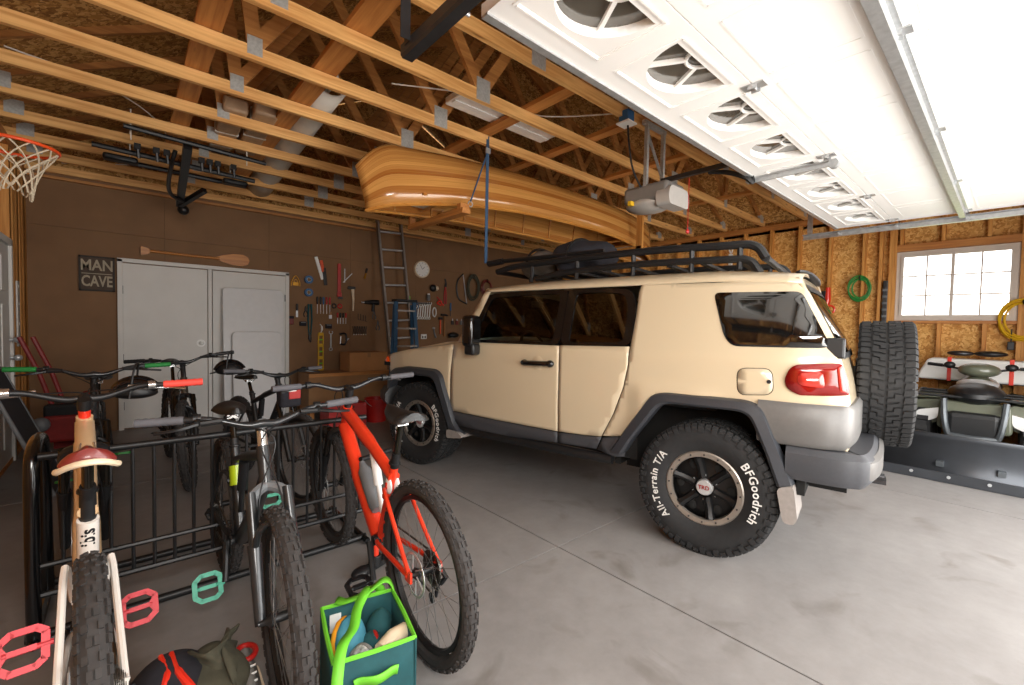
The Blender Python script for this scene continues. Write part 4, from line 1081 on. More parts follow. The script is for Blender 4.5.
# bike stand
t = thing('bike_rack', 'black tubular steel bike stand with upright bars along the floor', 'bike rack', (0, 2.67, 0))
MB().tube([(-.27, 0, .80), (1.14, 0, .80)], .016, 10).build('top_rail', 'black', t)
MB().tube([(-.27, 0, .21), (1.14, 0, .21)], .014, 8).build('lower_rail', 'black', t)
MB().tube([(-.27, 0, .335), (1.14, 0, .335)], .012, 8).build('middle_rail', 'black', t)
MB().tube([(-.32, .03, .024), (1.16, .03, .024)], .02, 10).build('foot_rail', 'black', t)
MB().tube([(-.32, .55, .024), (1.16, .55, .024)], .02, 10).build('foot_rail', 'black', t)
for k in range(18):
    x = -.20 + .0765*k
    if k in (1, 8): continue
    MB().cyl((x, 0, .21), (x, 0, .80), .0075, n=8).build('upright_bar', 'black', t)
for x in (-.29,):
    MB().tube(spl([(x, 0, .02), (x, 0, .45), (x, .01, .72), (x, .07, .82), (x, .28, .83), (x, .38, .74), (x, .42, .40), (x, .45, .02)], 5), .025, 12).build('end_hoop', 'blackgloss', t)
for x in (-.29, 1.14):
    MB().tube([(x, -.05, .024), (x, .6, .024)], .018, 8).build('floor_tube', 'blackgloss', t)

# floor pump behind the red bike
t = thing('floor_pump', 'red floor pump with black foot standing behind the red bike', 'bike pump', (1.06, 2.34, 0), rad(20))
MB().box((0, 0, .02), (.26, .05, .03)).ell((.10, 0, .028), (.06, .04, .025)).ell((-.10, 0, .028), (.06, .04, .025)).cyl((0, 0, .02), (0, 0, .08), .035).build('pump_foot', 'black', t, bevel=.004)
MB().cyl((0, 0, .07), (0, 0, .55), .022).build('pump_barrel', 'redframe', t)
MB().cyl((0, 0, .54), (0, 0, .58), .027).build('barrel_collar', 'black', t)
MB().cyl((0, 0, .58), (0, 0, .64), .006).build('pump_rod', 'steel', t)
MB().tube([(-.11, 0, .65), (.11, 0, .65)], .014, 10).build('pump_handle', 'black', t)
MB().tube(spl([(.03, .02, .10), (.10, .06, .25), (.08, .06, .5), (.02, .04, .60)], 6), .006, 6).build('pump_hose', 'black', t)
# ------------------------------------------------------------------ things overhead
def canoe_wood():
    m, n = base('cedar_strip')
    uv = n.new('ShaderNodeUVMap'); sp = n.new('ShaderNodeSeparateXYZ'); n.link(uv.outputs[0], sp.inputs[0])
    mu = n.new('ShaderNodeMath', operation='MULTIPLY'); mu.inputs[1].default_value = 34.; n.link(sp.outputs[1], mu.inputs[0])
    fl = n.new('ShaderNodeMath', operation='FLOOR'); n.link(mu.outputs[0], fl.inputs[0])
    wn_ = n.new('ShaderNodeTexWhiteNoise', noise_dimensions='1D'); n.link(fl.outputs[0], wn_.inputs['W'])
    cb = n.new('ShaderNodeCombineXYZ'); n.link(sp.outputs[0], cb.inputs[0]); m2 = n.new('ShaderNodeMath', operation='MULTIPLY'); m2.inputs[1].default_value = 60.
    n.link(sp.outputs[1], m2.inputs[0]); n.link(m2.outputs[0], cb.inputs[1])
    no = n.new('ShaderNodeTexNoise', Scale=2.2, Detail=5.); n.link(cb.outputs[0], no.inputs['Vector'])
    ad = n.new('ShaderNodeMath', operation='ADD'); n.link(wn_.outputs[0], ad.inputs[0]); n.link(no.outputs[0], ad.inputs[1])
    hv = n.new('ShaderNodeMath', operation='MULTIPLY'); hv.inputs[1].default_value = .5; n.link(ad.outputs[0], hv.inputs[0])
    r = n.new('ShaderNodeValToRGB'); e = r.color_ramp.elements; e[0].position = .2; e[1].position = .8; e[0].color = lin('#a5642a'); e[1].color = lin('#dca35a')
    n.link(hv.outputs[0], r.inputs[0])
    fr = n.new('ShaderNodeMath', operation='FRACT'); n.link(mu.outputs[0], fr.inputs[0])
    r2 = n.new('ShaderNodeValToRGB'); e = r2.color_ramp.elements; e[0].position = .0; e[0].color = (.55, .4, .3, 1); e[1].position = .09; e[1].color = (1, 1, 1, 1); n.link(fr.outputs[0], r2.inputs[0])
    mx = n.new('ShaderNodeMixRGB', blend_type='MULTIPLY'); mx.inputs[0].default_value = .8; n.link(r.outputs[0], mx.inputs[1]); n.link(r2.outputs[0], mx.inputs[2])
    n.link(mx.outputs[0], n.b.inputs['Base Color']); n.b.inputs['Roughness'].default_value = .22; n.b.inputs['Coat Weight'].default_value = .6
    return m
M['cedar'] = canoe_wood()
M['gunwale'] = wood('gunwale_ash', '#b8762f', '#d99a4c', 'X', knots=False, rough=.35)
M['webstrap'] = mat('blue_strap', '#31506f', .7)
M['opener'] = mat('opener_housing', '#c4c1bc', .4, .3, .05)
M['openerdark'] = mat('opener_top', '#8a8783', .4, .3, .05)
M['fixture'] = mat('white_fixture', '#ece9e4', .5)
M['foam'] = mat('grey_foam', '#d8d4ca', .75, 0, .05, 8)
M['wrap'] = mat('brown_paper_wrap', '#a98b6e', .5, 0, .2, 9)
M['cable'] = mat('white_cable', '#d9d4c8', .6)
# canoe, upside down under the trusses
LC, CX, CYc = 4.86, 1.58+2.43, 3.95
cn = thing('canoe', 'varnished cedar strip canoe hung upside down under the roof trusses', 'canoe', (CX, CYc, 0))
def cb_(u): return .43*max(0, 1-abs(u)**2.5)**.75            # half beam, u in -1..1
def ck_(u): return 3.13 - .10*abs(u)**2.4 - (.24*((abs(u)-.86)/.14)**2 if abs(u) > .86 else 0)
def cg_(u): return 2.62 - .20*abs(u)**2.6
rows = []; uvs = []
NU, NA = 64, 24
for i in range(NU+1):
    u = -1 + 2*i/NU; u = sin(u*pi/2)*.35 + u*.65; row = []
    for k in range(NA+1):
        a = pi*k/NA; c_, s_ = cos(a), sin(a)
        y = -cb_(u)*(abs(c_)**.75)*(1 if c_ > 0 else -1); z = cg_(u) + (ck_(u)-cg_(u))*(s_**.72)
        x = u*LC/2 - (.10*((abs(u)-.9)/.1)*(1-s_) if abs(u) > .9 else 0)*(1 if u > 0 else -1)
        row.append(V((x, y, z))); uvs.append((u*LC/2, k/NA))
    rows.append(row)
hb_ = MB().grid(rows); hb_.uv = uvs
hull = hb_.build('hull', 'cedar', cn, smooth=70, solid=.008)
for sx in (0, NA):
    MB().tube([r[sx] for r in rows], .016, 6).build('gunwale', 'gunwale', cn)
for u in (-.55, .5):
    z = cg_(u)+.03; MB().box((u*LC/2, 0, z), (.06, 2*cb_(u), .02)).build('thwart', 'gunwale', cn, smooth=0)
M['cane'] = mat('cane_weave', '#d8cbb4', .8, 0, .25, 90)
for u in (-.72, .70):
    z = cg_(u)+.07; s_ = MB().box((u*LC/2-.13, 0, z), (.04, 2*cb_(u), .02)).box((u*LC/2+.13, 0, z), (.04, 2*cb_(u), .02)).build('seat_frame', 'gunwale', cn, smooth=0)
    MB().box((u*LC/2, 0, z), (.24, 1.3*cb_(u), .012)).build('cane_seat', 'cane', s_, smooth=0)
for k in range(9):
    u = -.8+.2*k; hb2 = [V((u*LC/2, -cb_(u)*.97*(abs(cos(a))**.75)*(1 if cos(a) > 0 else -1), cg_(u) + (ck_(u)-cg_(u)-.015)*(sin(a)**.72))) for a in [pi*j/20 for j in range(21)]]
    MB().tube(hb2, .009, 5).build('rib', 'gunwale', cn)
# hangers and straps holding it
t = tag(MB().box((5.30, 3.42, 2.83), (.038, .089, .80)).box((5.30, 3.95, 2.475), (.038, 1.12, .089)).box((5.30, 4.48, 2.83), (.038, .089, .80)).build('canoe_hanger', 'lumber_z', smooth=0), 'wooden hanger frame under the right end of the canoe beside the opener', 'hanger')
t = tag(MB().box((2.42, 3.95, 2.46), (.089, 1.05, .05)).box((2.42, 3.48, 2.50), (.10, .06, .06)).box((2.42, 4.46, 2.80), (.06, .038, .70)).build('canoe_hanger', 'lumber_y', smooth=0), 'wooden cradle arm under the left half of the canoe by the blue strap', 'hanger')
t = thing('lashing_strap', 'blue webbing strap hanging down in front of the canoe', 'strap', (2.62, 3.40, 0))
MB().box((.02, 0, 2.58), (.034, .004, 1.18)).build('hanging_tail', 'webstrap', t, smooth=0)
MB().tube([(.03, 0, 3.20), (.02, 0, 3.05), (-.13, .06, 2.56)], .008, 5).build('side_loop', 'webstrap', t)
MB().box((.02, -.006, 3.06), (.05, .016, .05)).build('buckle', 'steel', t, smooth=0)
MB().torus((-.13, .06, 2.54), .025, .006, (0, 1, 0), 14, 6).build('hook', 'steel', t)
# opener
t = thing('garage_door_opener', 'grey garage door opener motor with rail to the white door', 'door opener', (3.48, 2.1, 0))
def fo(p): return V((p.x, p.y, p.z*(1 if p.z > 0 else .8)))
MB().box((0, .02, 2.54), (.30, .42, .15)).build('motor_housing', 'openerdark', t, smooth=30, bevel=.03)
MB().prism(rpoly([(-.17, -.12), (.17, -.12), (.19, -.02), (.15, .06), (-.15, .06), (-.19, -.02)], .04), (-.22, -.10), lambda a, b_, d_: (a*.9, d_, 2.51+b_*.85)).build('light_lens', 'opener', t, smooth=30, normals=True)
MB().ell((0, .06, 2.47), (.16, .22, .07)).build('motor_cover', 'opener', t)
MB().box((0, -1.35, 2.655), (.03, 2.6, .035)).build('rail', 'darksteel', t, smooth=0)
MB().tube(spl([(.02, -.45, 2.64), (.03, -.60, 2.60), (.05, -.72, 2.54), (.08, -.76, 2.50), (.10, -.74, 2.57)], 5), .014, 6, sq=1.3).build('curved_arm', 'black', t)
for x in (-.13, .13):
    MB().box((x, .02, 2.85), (.03, .03, .58)).build('hanger_strut', 'plate', t, smooth=0)
MB().bar((-.13, .02, 3.06), (.13, .02, 2.72), .025, .004).build('diagonal_strut', 'plate', t, smooth=0)
MB().box((0, .03, 3.13), (.34, .035, .035)).build('cross_angle', 'plate', t, smooth=0)
MB().box((-.19, .12, 2.46), (.05, .03, .035)).build('yellow_tag', 'yellow', t, smooth=0)
MB().tube([(.0, -.3, 2.62), (.0, -.3, 2.20)], .003, 5).build('release_cord', 'red', t)
MB().ell((.0, -.3, 2.19), (.025, .012, .02)).build('release_handle', 'red', t)
t = thing('outlet_box', 'blue electrical box with white cover on the truss above the opener', 'electrical box', (3.12, 2.17, 3.09))
MB().box((0, 0, .03), (.09, .09, .09)).build('box_body', 'blue', t, smooth=0, bevel=.006)
MB().box((0, 0, -.025), (.12, .12, .012)).build('cover_plate', 'white', t, smooth=0)
MB().tube(spl([(.02, 0, -.03), (.05, .0, -.2), (.12, 0, -.38), (.26, -.02, -.54)], 5), .008, 6).build('power_cord', 'black', t)
# light fixture
t = thing('strip_light', 'white strip light fixture resting on the trusses above the canoe strap', 'light fixture', (2.66, 3.18, 3.30))
MB().box((0, 0, 0), (1.15, .22, .06)).build('fixture_body', 'fixture', t, smooth=0, bevel=.01)
MB().box((0, .0, -.035), (1.12, .05, .01)).build('ballast_cover', 'white', t, smooth=0)
# hoop
t = thing('basketball_hoop', 'orange basketball rim with white net mounted on the left wall', 'basketball hoop', (-.47, 3.88, 2.375))
MB().torus((0, 0, 0), .19, .010, (0, 0, 1), 36, 8).build('rim', 'orange', t)
MB().box((-.26, 0, -.03), (.16, .12, .04)).build('rim_bracket', 'orange', t, smooth=0)
MB().box((-.335, 0, .12), (.02, .5, .40)).build('backboard_plate', 'plate', t, smooth=0)
nt = MB()
for k in range(12):
    for dr in (1, -1):
        pts = []
        for j in range(9):
            v_ = j/8; a = 2*pi*(k/12) + dr*v_*1.5; r_ = .19*(1-v_) + .075*v_ - .025*sin(pi*v_)
            pts.append((r_*cos(a), r_*sin(a), -(.27+.035*sin(a*2+1))*v_))
        nt.tube(pts, .0045, 5)
nt.build('net', 'net', t)
# hitch bike carrier hung from the trusses
t = thing('hitch_bike_carrier', 'black hitch mounted bike carrier hanging under the trusses by the hoop', 'bike carrier', (.42, 5.75, 2.98))
M['carrier'] = mat('carrier_black', '#121315', .4, .1)
MB().tube([(-.62, -.05, .02), (.72, .02, .0)], .026, 8).build('tray_bar', 'carrier', t)
MB().tube([(-.55, .38, .03), (.70, .40, .02)], .024, 8).build('tray_bar', 'carrier', t)
MB().box((-.42, .1, -.03), (.26, .12, .06)).build('wheel_tray', 'carrier', t, smooth=30, bevel=.02)
MB().box((.55, .15, -.03), (.24, .12, .06)).build('wheel_tray', 'carrier', t, smooth=30, bevel=.02)
MB().tube(spl([(-.02, -.3, .05), (-.04, -.2, -.05), (-.04, .25, -.14), (.0, .5, -.20), (.12, .65, -.22)], 5), .02, 8).build('support_hoop', 'carrier', t)
MB().bar((.06, -.5, .06), (.10, .85, -.22), .07, .07).build('hitch_mast', 'carrier', t, smooth=30)
MB().bar((.10, .80, -.24), (.30, .45, -.10), .05, .05).build('fold_arm', 'carrier', t, smooth=30)
MB().ell((.14, .9, -.27), (.06, .06, .06)).build('hitch_knob', 'carrier', t)
for x in (-.3, -.16, -.08, .2, .27, .34, .48):
    MB().tube([(x, -.2, .06), (x+.01, -.18, -.06)], .014, 6).box((x, -.19, .04), (.05, .06, .05)).build('ratchet_cradle', 'carrier', t)
MB().tube([(-.4, -.62, .07), (.72, -.50, .06)], .022, 8).build('cradle_bar', 'carrier', t)
for x, y in ((-.35, -.49), (.55, -.49), (-.35, .12), (.5, .12)): MB().tube([(x, y, .27), (x, y, .0)], .005, 5).build('hanging_cord', 'cable', t)
# foam roll
t = thing('foam_roll', 'rolled sheet of grey foam lying across the trusses', 'foam roll', (1.27, 3.75, 3.38), rad(-3))
sp_ = [(r_*cos(a), r_*sin(a)) for a, r_ in [(q*.35, .06 + .0058*q) for q in range(19)]]
b = MB(); b.grid([[V((x, d_, z - .09*(d_/3.35)**2)) for x, z in sp_] for d_ in [3.35*j/8 for j in range(9)]])
b.build('rolled_sheet', 'foam', t, smooth=60, solid=.02)
# wrapped bundles
for i, (x, y, lab) in enumerate(((.78, 5.15, 'brown wrapped bundle on the trusses, left of the pair near the foam roll'), (1.0, 5.05, 'brown wrapped bundle on the trusses, right of the pair touching the foam roll'))):
    t = thing('wrapped_bundle', lab, 'bundle', (x, y, 3.27), rad(-2), 'wrapped bundles on the trusses')
    MB().box((0, 0, 0), (.19, 1.2, .12)).build('bundle_body', 'wrap', t, smooth=30, bevel=.02)
    for yy in (-.4, .0, .4): MB().box((0, yy, 0), (.196, .02, .126)).build('tape_band', 'cable', t, smooth=0)
# a few cables
o = MB().tube(spl([(-.6, 4.7, 3.26), (-.1, 4.9, 3.26), (.3, 5.6, 3.28), (.4, 6.8, 3.27), (-.5, 7.2, 3.14)], 6), .006, 5).build('cable', 'cable'); tag(o, 'white electrical cable sagging over the trusses near the hoop', 'cable')
o = MB().tube(spl([(3.2, 2.2, 3.19), (2.85, 2.9, 3.29), (2.2, 3.0, 3.28), (1.6, 3.3, 3.27)], 6), .006, 5).build('cable', 'cable'); tag(o, 'white electrical cable running from the blue box towards the strip light', 'cable')
# white hook on the right wall plate
o = MB().torus((7.93, 3.3, 2.80), .06, .012, (0, 1, 0), 20, 6).box((7.93, 3.3, 2.62), (.05, .05, .2)).build('rope_hook', 'fixture'); tag(o, 'white rope and hook hanging from the window wall behind the roof rack', 'hook')
# ------------------------------------------------------------------ tools hung on the brown wall (x right, z up, -y out of the wall)
WY = YB - .004
def T(name, label, cat, x, z, group=None): return thing(name, label, cat, (x, WY, z), 0, group)
def pt(a, n, m, t, **k): return a.build(n, m, t, **k)
def wrenchshape(t, L, w=.012, m='steel', ang=0):
    R = Mx.Rotation(ang, 3, 'Y')
    pt(MB().bar(R @ V((0, -.012, -L/2)), R @ V((0, -.012, L/2)), w, .006, (0, 1, 0)), 'shank', m, t, smooth=0)
    b = MB()
    for s, r in ((1, w*1.15), (-1, w*1.0)):
        arc = [R @ V((r*cos(a), -.012, s*(L/2 + r*.6 + r*sin(a)*1.0))) for a in ([.9+2*pi*k/12*.0 + (pi*2-1.4)*k/12 + pi/2 - .2 for k in range(13)] if s > 0 else [2*pi*k/12 for k in range(13)])]
        b.tube(arc, w*.32, 6)
    pt(b, 'jaw', m, t)
def plier(t, L, hm, spread=.03, ang=0):
    R = Mx.Rotation(ang, 3, 'Y')
    for s in (-1, 1):
        pt(MB().tube([R @ V(p) for p in spl([(0, -.014, L*.12), (s*spread*.7, -.014, -L*.1), (s*spread, -.014, -L*.3), (s*spread*.6, -.014, -L*.5)], 4)], .009, 8), 'handle', hm, t)
    pt(MB().tube([R @ V((0, -.014, L*.08)), R @ V((0, -.014, L*.28)), R @ V((0, -.014, L*.48))], [.018, .016, .006], 8), 'jaws', 'darksteel', t)
def driver(t, L, hm):
    pt(MB().tube([(0, -.016, L*.5), (0, -.016, L*.42), (0, -.016, L*.12), (0, -.016, L*.05)], [.010, .016, .015, .009], 10), 'handle', hm, t)
    pt(MB().cyl((0, -.016, L*.06), (0, -.016, -L*.5), .004, n=8), 'blade', 'steel', t)
# left board
t = T('brass_tongs', 'small brass coloured tool hanging by the right white door', 'tool', 2.005, 2.02)
pt(MB().tube(spl([(-.06, -.01, -.07), (-.055, -.01, .0), (0, -.01, .085), (.055, -.01, .0), (.06, -.01, -.07)], 5), .008, 6), 'bow', 'brass', t); pt(MB().box((0, -.01, -.04), (.08, .012, .05)), 'yoke', 'brass', t, smooth=0); pt(MB().torus((0, -.01, .0), .025, .006, (0, 1, 0), 16, 6), 'ring', 'brass', t)
for z, lab in ((2.06, 'upper blue roll hanging beside the brass tool'), (1.86, 'lower blue roll hanging beside the brass tool')):
    t = T('tape_roll', lab, 'tape', 2.19, z, 'blue rolls on the wall')
    pt(MB().lathe([(.03, 0), (.062, 0), (.062, .05), (.03, .05)], o=(0, 0, 0), ax=(0, -1, 0), n=28, closed=True), 'roll', 'blue', t); pt(MB().lathe([(.028, .0), (.031, .0), (.031, .052), (.028, .052)], ax=(0, -1, 0), n=24, closed=True), 'core', 'white', t)
t = T('pruning_saw', 'white and black saw with orange middle hanging highest on the wall', 'saw', 2.375, 2.22)
pt(MB().bar((-.075, -.015, .21), (.03, -.015, -.14), .05, .02, (0, 1, 0)), 'blade_cover', 'white', t, smooth=0, bevel=.006); pt(MB().bar((.0, -.03, .16), (.035, -.03, -.02), .045, .03, (0, 1, 0)), 'orange_grip', 'orange', t, smooth=0, bevel=.008); pt(MB().bar((.045, -.03, .05), (.075, -.03, -.23), .055, .03, (0, 1, 0)), 'black_handle', 'black', t, smooth=0, bevel=.01)
t = T('pipe_wrench', 'long red pipe wrench hanging left of the calipers', 'wrench', 2.666, 2.09)
pt(MB().bar((0, -.02, .27), (0, -.02, -.20), .055, .025, (0, 1, 0)), 'handle', 'red', t, smooth=0, bevel=.008); pt(MB().box((0, -.025, -.235), (.075, .035, .07)), 'head', 'red', t, smooth=0, bevel=.008); pt(MB().box((.02, -.025, -.285), (.07, .03, .04)), 'hook_jaw', 'darksteel', t, smooth=0, bevel=.004)
t = T('calipers', 'thin crossed steel calipers hanging right of the red pipe wrench', 'calipers', 2.79, 2.16)
pt(MB().bar((-.03, -.01, .13), (-.03, -.01, -.10), .012, .006, (0, 1, 0)), 'arm', 'steel', t, smooth=0); pt(MB().bar((-.06, -.016, -.10), (.09, -.016, .06), .012, .006, (0, 1, 0)), 'arm', 'steel', t, smooth=0)
for i, x in enumerate((2.325, 2.375, 2.42, 2.47, 2.52)):
    t = T('screwdriver', 'screwdriver hanging in the row of five under the white saw', 'screwdriver', x, 1.67, 'row of five screwdrivers'); driver(t, .27, ('black', 'black', 'blue', 'red', 'red')[i])
for x, m, lab in ((2.59, 'black', 'black ring hanging under the red pipe wrench'), (2.683, 'red', 'small red ring hanging right of the black ring')):
    t = T('ring', lab, 'ring', x, 1.668); pt(MB().torus((0, -.012, 0), .032, .011, (0, 1, 0), 20, 8), 'hoop', m, t); pt(MB().cyl((0, 0, .03), (0, -.02, .03), .004), 'peg', 'steel', t)
t = T('hand_brush', 'pale long handled brush with dark head hanging under the hook', 'brush', 2.89, 1.79)
pt(MB().box((-.02, -.02, .19), (.13, .03, .05)), 'head', 'black', t, smooth=0, bevel=.008); pt(MB().tube([(0, -.02, .17), (.012, -.02, .0), (.01, -.02, -.19)], [.028, .018, .013], 8), 'handle', 'bone', t)
t = T('hand_tool', 'small brass and black tool hanging beside the ladder top', 'tool', 3.12, 2.25); pt(MB().tube([(.02, -.015, .08), (.0, -.015, .0)], .018, 8), 'handle', 'black', t); pt(MB().tube([(.0, -.015, .0), (-.025, -.015, -.10)], [.012, .02], 8), 'tip', 'brass', t)
t = T('power_drill', 'black drill shaped power tool hanging left of the ladder', 'power tool', 3.20, 1.73); pt(MB().tube([(-.12, -.05, .02), (.0, -.05, .03), (.13, -.05, .03)], [.022, .04, .045], 12), 'barrel', 'black', t); pt(MB().tube([(.04, -.05, .0), (.03, -.05, -.13)], [.028, .025], 10), 'grip', 'black', t); pt(MB().cyl((-.12, -.05, .02), (-.17, -.05, .02), .012), 'nozzle', 'steel', t)
t = T('chisel', 'wood chisel with black handle and bright tip near the white door', 'chisel', 2.025, 1.575); pt(MB().tube([(0, -.016, .10), (0, -.016, -.0)], .018, 10), 'handle', 'black', t); pt(MB().box((0, -.012, -.055), (.03, .006, .10)), 'blade', 'steel', t, smooth=0)
t = T('tool_pouch', 'small dark red pouch hanging lowest beside the white door', 'pouch', 1.935, 1.42); pt(MB().box((0, -.02, 0), (.08, .03, .13)), 'pouch_body', 'oxblood', t, smooth=0, bevel=.01); pt(MB().box((0, -.036, .045), (.08, .006, .04)), 'flap', 'darkcloth', t, smooth=0)
t = T('pliers', 'black pliers hanging left of the long cutters', 'pliers', 2.153, 1.565); plier(t, .17, 'black')
t = T('bolt_cutters', 'long dark green bolt cutters hanging in the middle of the left tools', 'cutters', 2.214, 1.38)
for s in (-1, 1): pt(MB().tube([(s*.012, -.018, -.19), (s*.028, -.018, .05), (s*.02, -.018, .30)], [.01, .012, .017], 8), 'handle', 'teal', t)
pt(MB().tube([(0, -.018, -.18), (0, -.018, -.24), (.01, -.018, -.30)], [.02, .028, .012], 8), 'jaws', 'darksteel', t)
t = T('putty_knife', 'short dark putty knife hanging below the black ring', 'knife', 2.531, 1.52); pt(MB().tube([(0, -.014, .05), (0, -.014, .0)], .014, 8), 'handle', 'woodhandle', t); pt(MB().box((0, -.012, -.03), (.045, .004, .06)), 'blade', 'steel', t, smooth=0)
for x, z, lab in ((2.50, 1.335, 'dark box shaped tool hanging above the bright open end wrench'), (2.11, 1.37, 'dark square tool hanging left of the long cutters')):
    t = T('tool_holder', lab, 'holder', x, z); pt(MB().box((0, -.02, 0), (.10, .04, .07)), 'holder_body', 'darkcloth', t, smooth=0, bevel=.008); pt(MB().box((0, -.042, .02), (.07, .004, .012)), 'slot', 'greyplastic', t, smooth=0)
for i, x in enumerate((2.645, 2.69, 2.735, 2.78)):
    t = T('nut_driver', 'short screwdriver in the row of four below the rings', 'screwdriver', x, 1.47, 'row of four short screwdrivers'); driver(t, .18, ('red', 'black', 'black', 'red')[i])
for i, x in enumerate((2.99, 3.035, 3.08, 3.12)):
    t = T('hex_key', 'small dark hex key hanging in the row left of the ladder foot rail', 'hex key', x, 1.51 - .01*i, 'small hex keys'); pt(MB().tube([(0, -.01, .05), (0, -.01, -.05), (.03, -.01, -.055)], .005, 6), 'key', 'black', t)
for i in range(6):
    t = T('spring_clamp', 'black spring clamp in the row of six above the tan box', 'clamp', 2.915 + .041*i, 1.275, 'row of six spring clamps')
    for s in (-1, 1): pt(MB().tube([(s*.016, -.015, .07), (s*.008, -.015, .0), (s*.012, -.015, -.05), (0, -.015, -.075)], .006, 6), 'arm', 'black', t)
    pt(MB().ell((0, -.018, -.07), (.008, .008, .01)), 'pad', 'white', t)
t = T('hook_knife', 'pale curved hook knife hanging above the yellow level', 'knife', 2.384, 1.30); pt(MB().tube(spl([(-.02, -.012, .075), (.012, -.012, .03), (.012, -.012, -.03), (-.005, -.012, -.075)], 4), [.006]*4+[.014]*5+[.008]*4, 8), 'blade', 'white', t); pt(MB().cyl((-.02, -.012, .07), (-.025, -.012, .10), .01), 'handle', 'woodhandle', t)
t = T('spirit_level', 'yellow spirit level hanging upright above the tan bench board', 'level', 2.378, .93)
L_ = MB()
for x in (-.035, .035): L_.box((x, -.02, 0), (.016, .03, .58))
for z in (-.28, -.10, .10, .28): L_.box((0, -.02, z), (.07, .03, .05))
pt(L_, 'level_body', 'yellow', t, smooth=0)
for z in (-.19, .0, .19): pt(MB().cyl((-.027, -.02, z), (.027, -.02, z), .011), 'vial', 'lime', t)
t = T('open_end_wrench', 'bright open end wrench hanging right of the yellow level', 'wrench', 2.539, 1.10); wrenchshape(t, .24, .024)
t = T('locking_clamp', 'black locking clamp hanging right of the bright wrench', 'clamp', 2.73, 1.11)
pt(MB().tube(spl([(-.05, -.02, .10), (.04, -.02, .11), (.06, -.02, .0), (.03, -.02, -.07), (-.04, -.02, -.06)], 5), .016, 8), 'frame', 'black', t); pt(MB().tube([(-.04, -.02, -.06), (-.03, -.02, .06)], .010, 8), 'screw', 'steel', t); pt(MB().tube([(.05, -.02, -.02), (.10, -.02, .03)], .011, 8), 'lever', 'steel', t)
for x, z, lab in ((3.27, 1.56, 'dark pliers hanging just left of the ladder rail, upper of two'), (3.34, 1.37, 'dark pliers hanging just left of the ladder rail, lower of two')):
    t = T('pliers', lab, 'pliers', x, z); plier(t, .18, 'darksteel')
# right board
t = thing('wall_clock', 'round white wall clock right of the extension ladder', 'clock', (4.19, WY, 2.42), 0)
pt(MB().lathe([(0, .03), (.13, .035), (.15, .04), (.158, .03), (.16, 0)], ax=(0, -1, 0), n=40), 'case', 'bone', t); pt(MB().lathe([(0, .036), (.135, .036)], ax=(0, -1, 0), n=40), 'dial', 'white', t)
for k in range(12):
    a = pi*k/6; pt(MB().bar((.105*sin(a), -.038, .105*cos(a)), (.125*sin(a), -.038, .125*cos(a)), .006, .002, (0, 1, 0)), 'hour_mark', 'greyplastic', t, smooth=0)
pt(MB().bar((0, -.04, 0), (.05, -.04, .05), .008, .002, (0, 1, 0)), 'hand', 'greyplastic', t, smooth=0); pt(MB().bar((0, -.041, 0), (-.05, -.041, .08), .006, .002, (0, 1, 0)), 'hand', 'greyplastic', t, smooth=0)
t = T('work_lamp', 'black lamp with pale face hanging below the clock', 'lamp', 4.45, 2.09); pt(MB().ell((-.03, -.05, 0), (.07, .05, .07)), 'lamp_body', 'black', t); pt(MB().ell((.04, -.05, 0), (.045, .045, .05)), 'lens', 'bone', t)
t = T('loppers', 'long red handled loppers hanging left of the bow saw', 'loppers', 4.71, 2.04)
for s in (-1, 1): pt(MB().tube([(s*.006, -.018, .10), (s*.022, -.018, -.08), (s*.018, -.018, -.24)], [.010, .012, .015], 8), 'handle', 'red', t)
pt(MB().tube(spl([(0, -.018, .09), (.01, -.018, .17), (-.012, -.018, .25)], 4), [.022]*4+[.014]*5, 8), 'blades', 'black', t)
t = T('hand_snips', 'bright red handled snips hanging left of the loppers', 'snips', 4.60, 1.86)
for s in (-1, 1): pt(MB().tube(spl([(s*.01, -.018, .0), (s*.05 - .02, -.018, -.05), (s*.03+.05, -.018, -.09)], 4), .014, 8), 'handle', 'redbright', t)
pt(MB().tube([(0, -.018, 0), (-.08, -.018, .07)], [.02, .008], 8), 'blades', 'red', t)
t = T('bow_saw', 'curved bow saw hanging right of the loppers', 'saw', 5.06, 2.12)
pt(MB().tube(spl([(.06, -.02, .30), (-.06, -.02, .17), (-.09, -.02, .0), (-.03, -.02, -.2), (.16, -.02, -.29)], 6), .014, 8), 'bow', 'darksteel', t); pt(MB().bar((.06, -.02, .30), (.16, -.02, -.29), .025, .002, (0, 1, 0)), 'blade', 'steel', t, smooth=0)
def coil(name, label, cat, loc, R_, n, m, ax=(0, 1, 0), jit=.02, r=.012, asp=1.15):
    t = thing(name, label, cat, loc); rnd = random.Random(int(R_*1000)+n); b = []
    fr = frame_to(ax)
    for k in range(n*28):
        a = 2*pi*k/28; rr = R_ + jit*sin(a*.37) + jit*.5*sin(a*1.31+1); b.append(fr @ V((rr*cos(a), rr*asp*sin(a), .02*sin(a*.21) - .03)))
    MB().tube(b, r, 6).build('loops', m, t)
    MB().torus(fr @ V((0, R_*asp, -.03)), .03, .008, fr @ V((1, 0, 0)), 12, 6).build('tie', 'black', t)
    return t
coil('cable_coil', 'dark green cable coil hanging right of the bow saw', 'cable', (5.35, WY-.03, 2.17), .13, 5, 'olive', asp=1.7)
coil('cord_loop', 'dark red and black cord loop hanging above the windshield', 'cord', (5.70, WY-.03, 2.20), .12, 3, 'oxblood', asp=1.1)
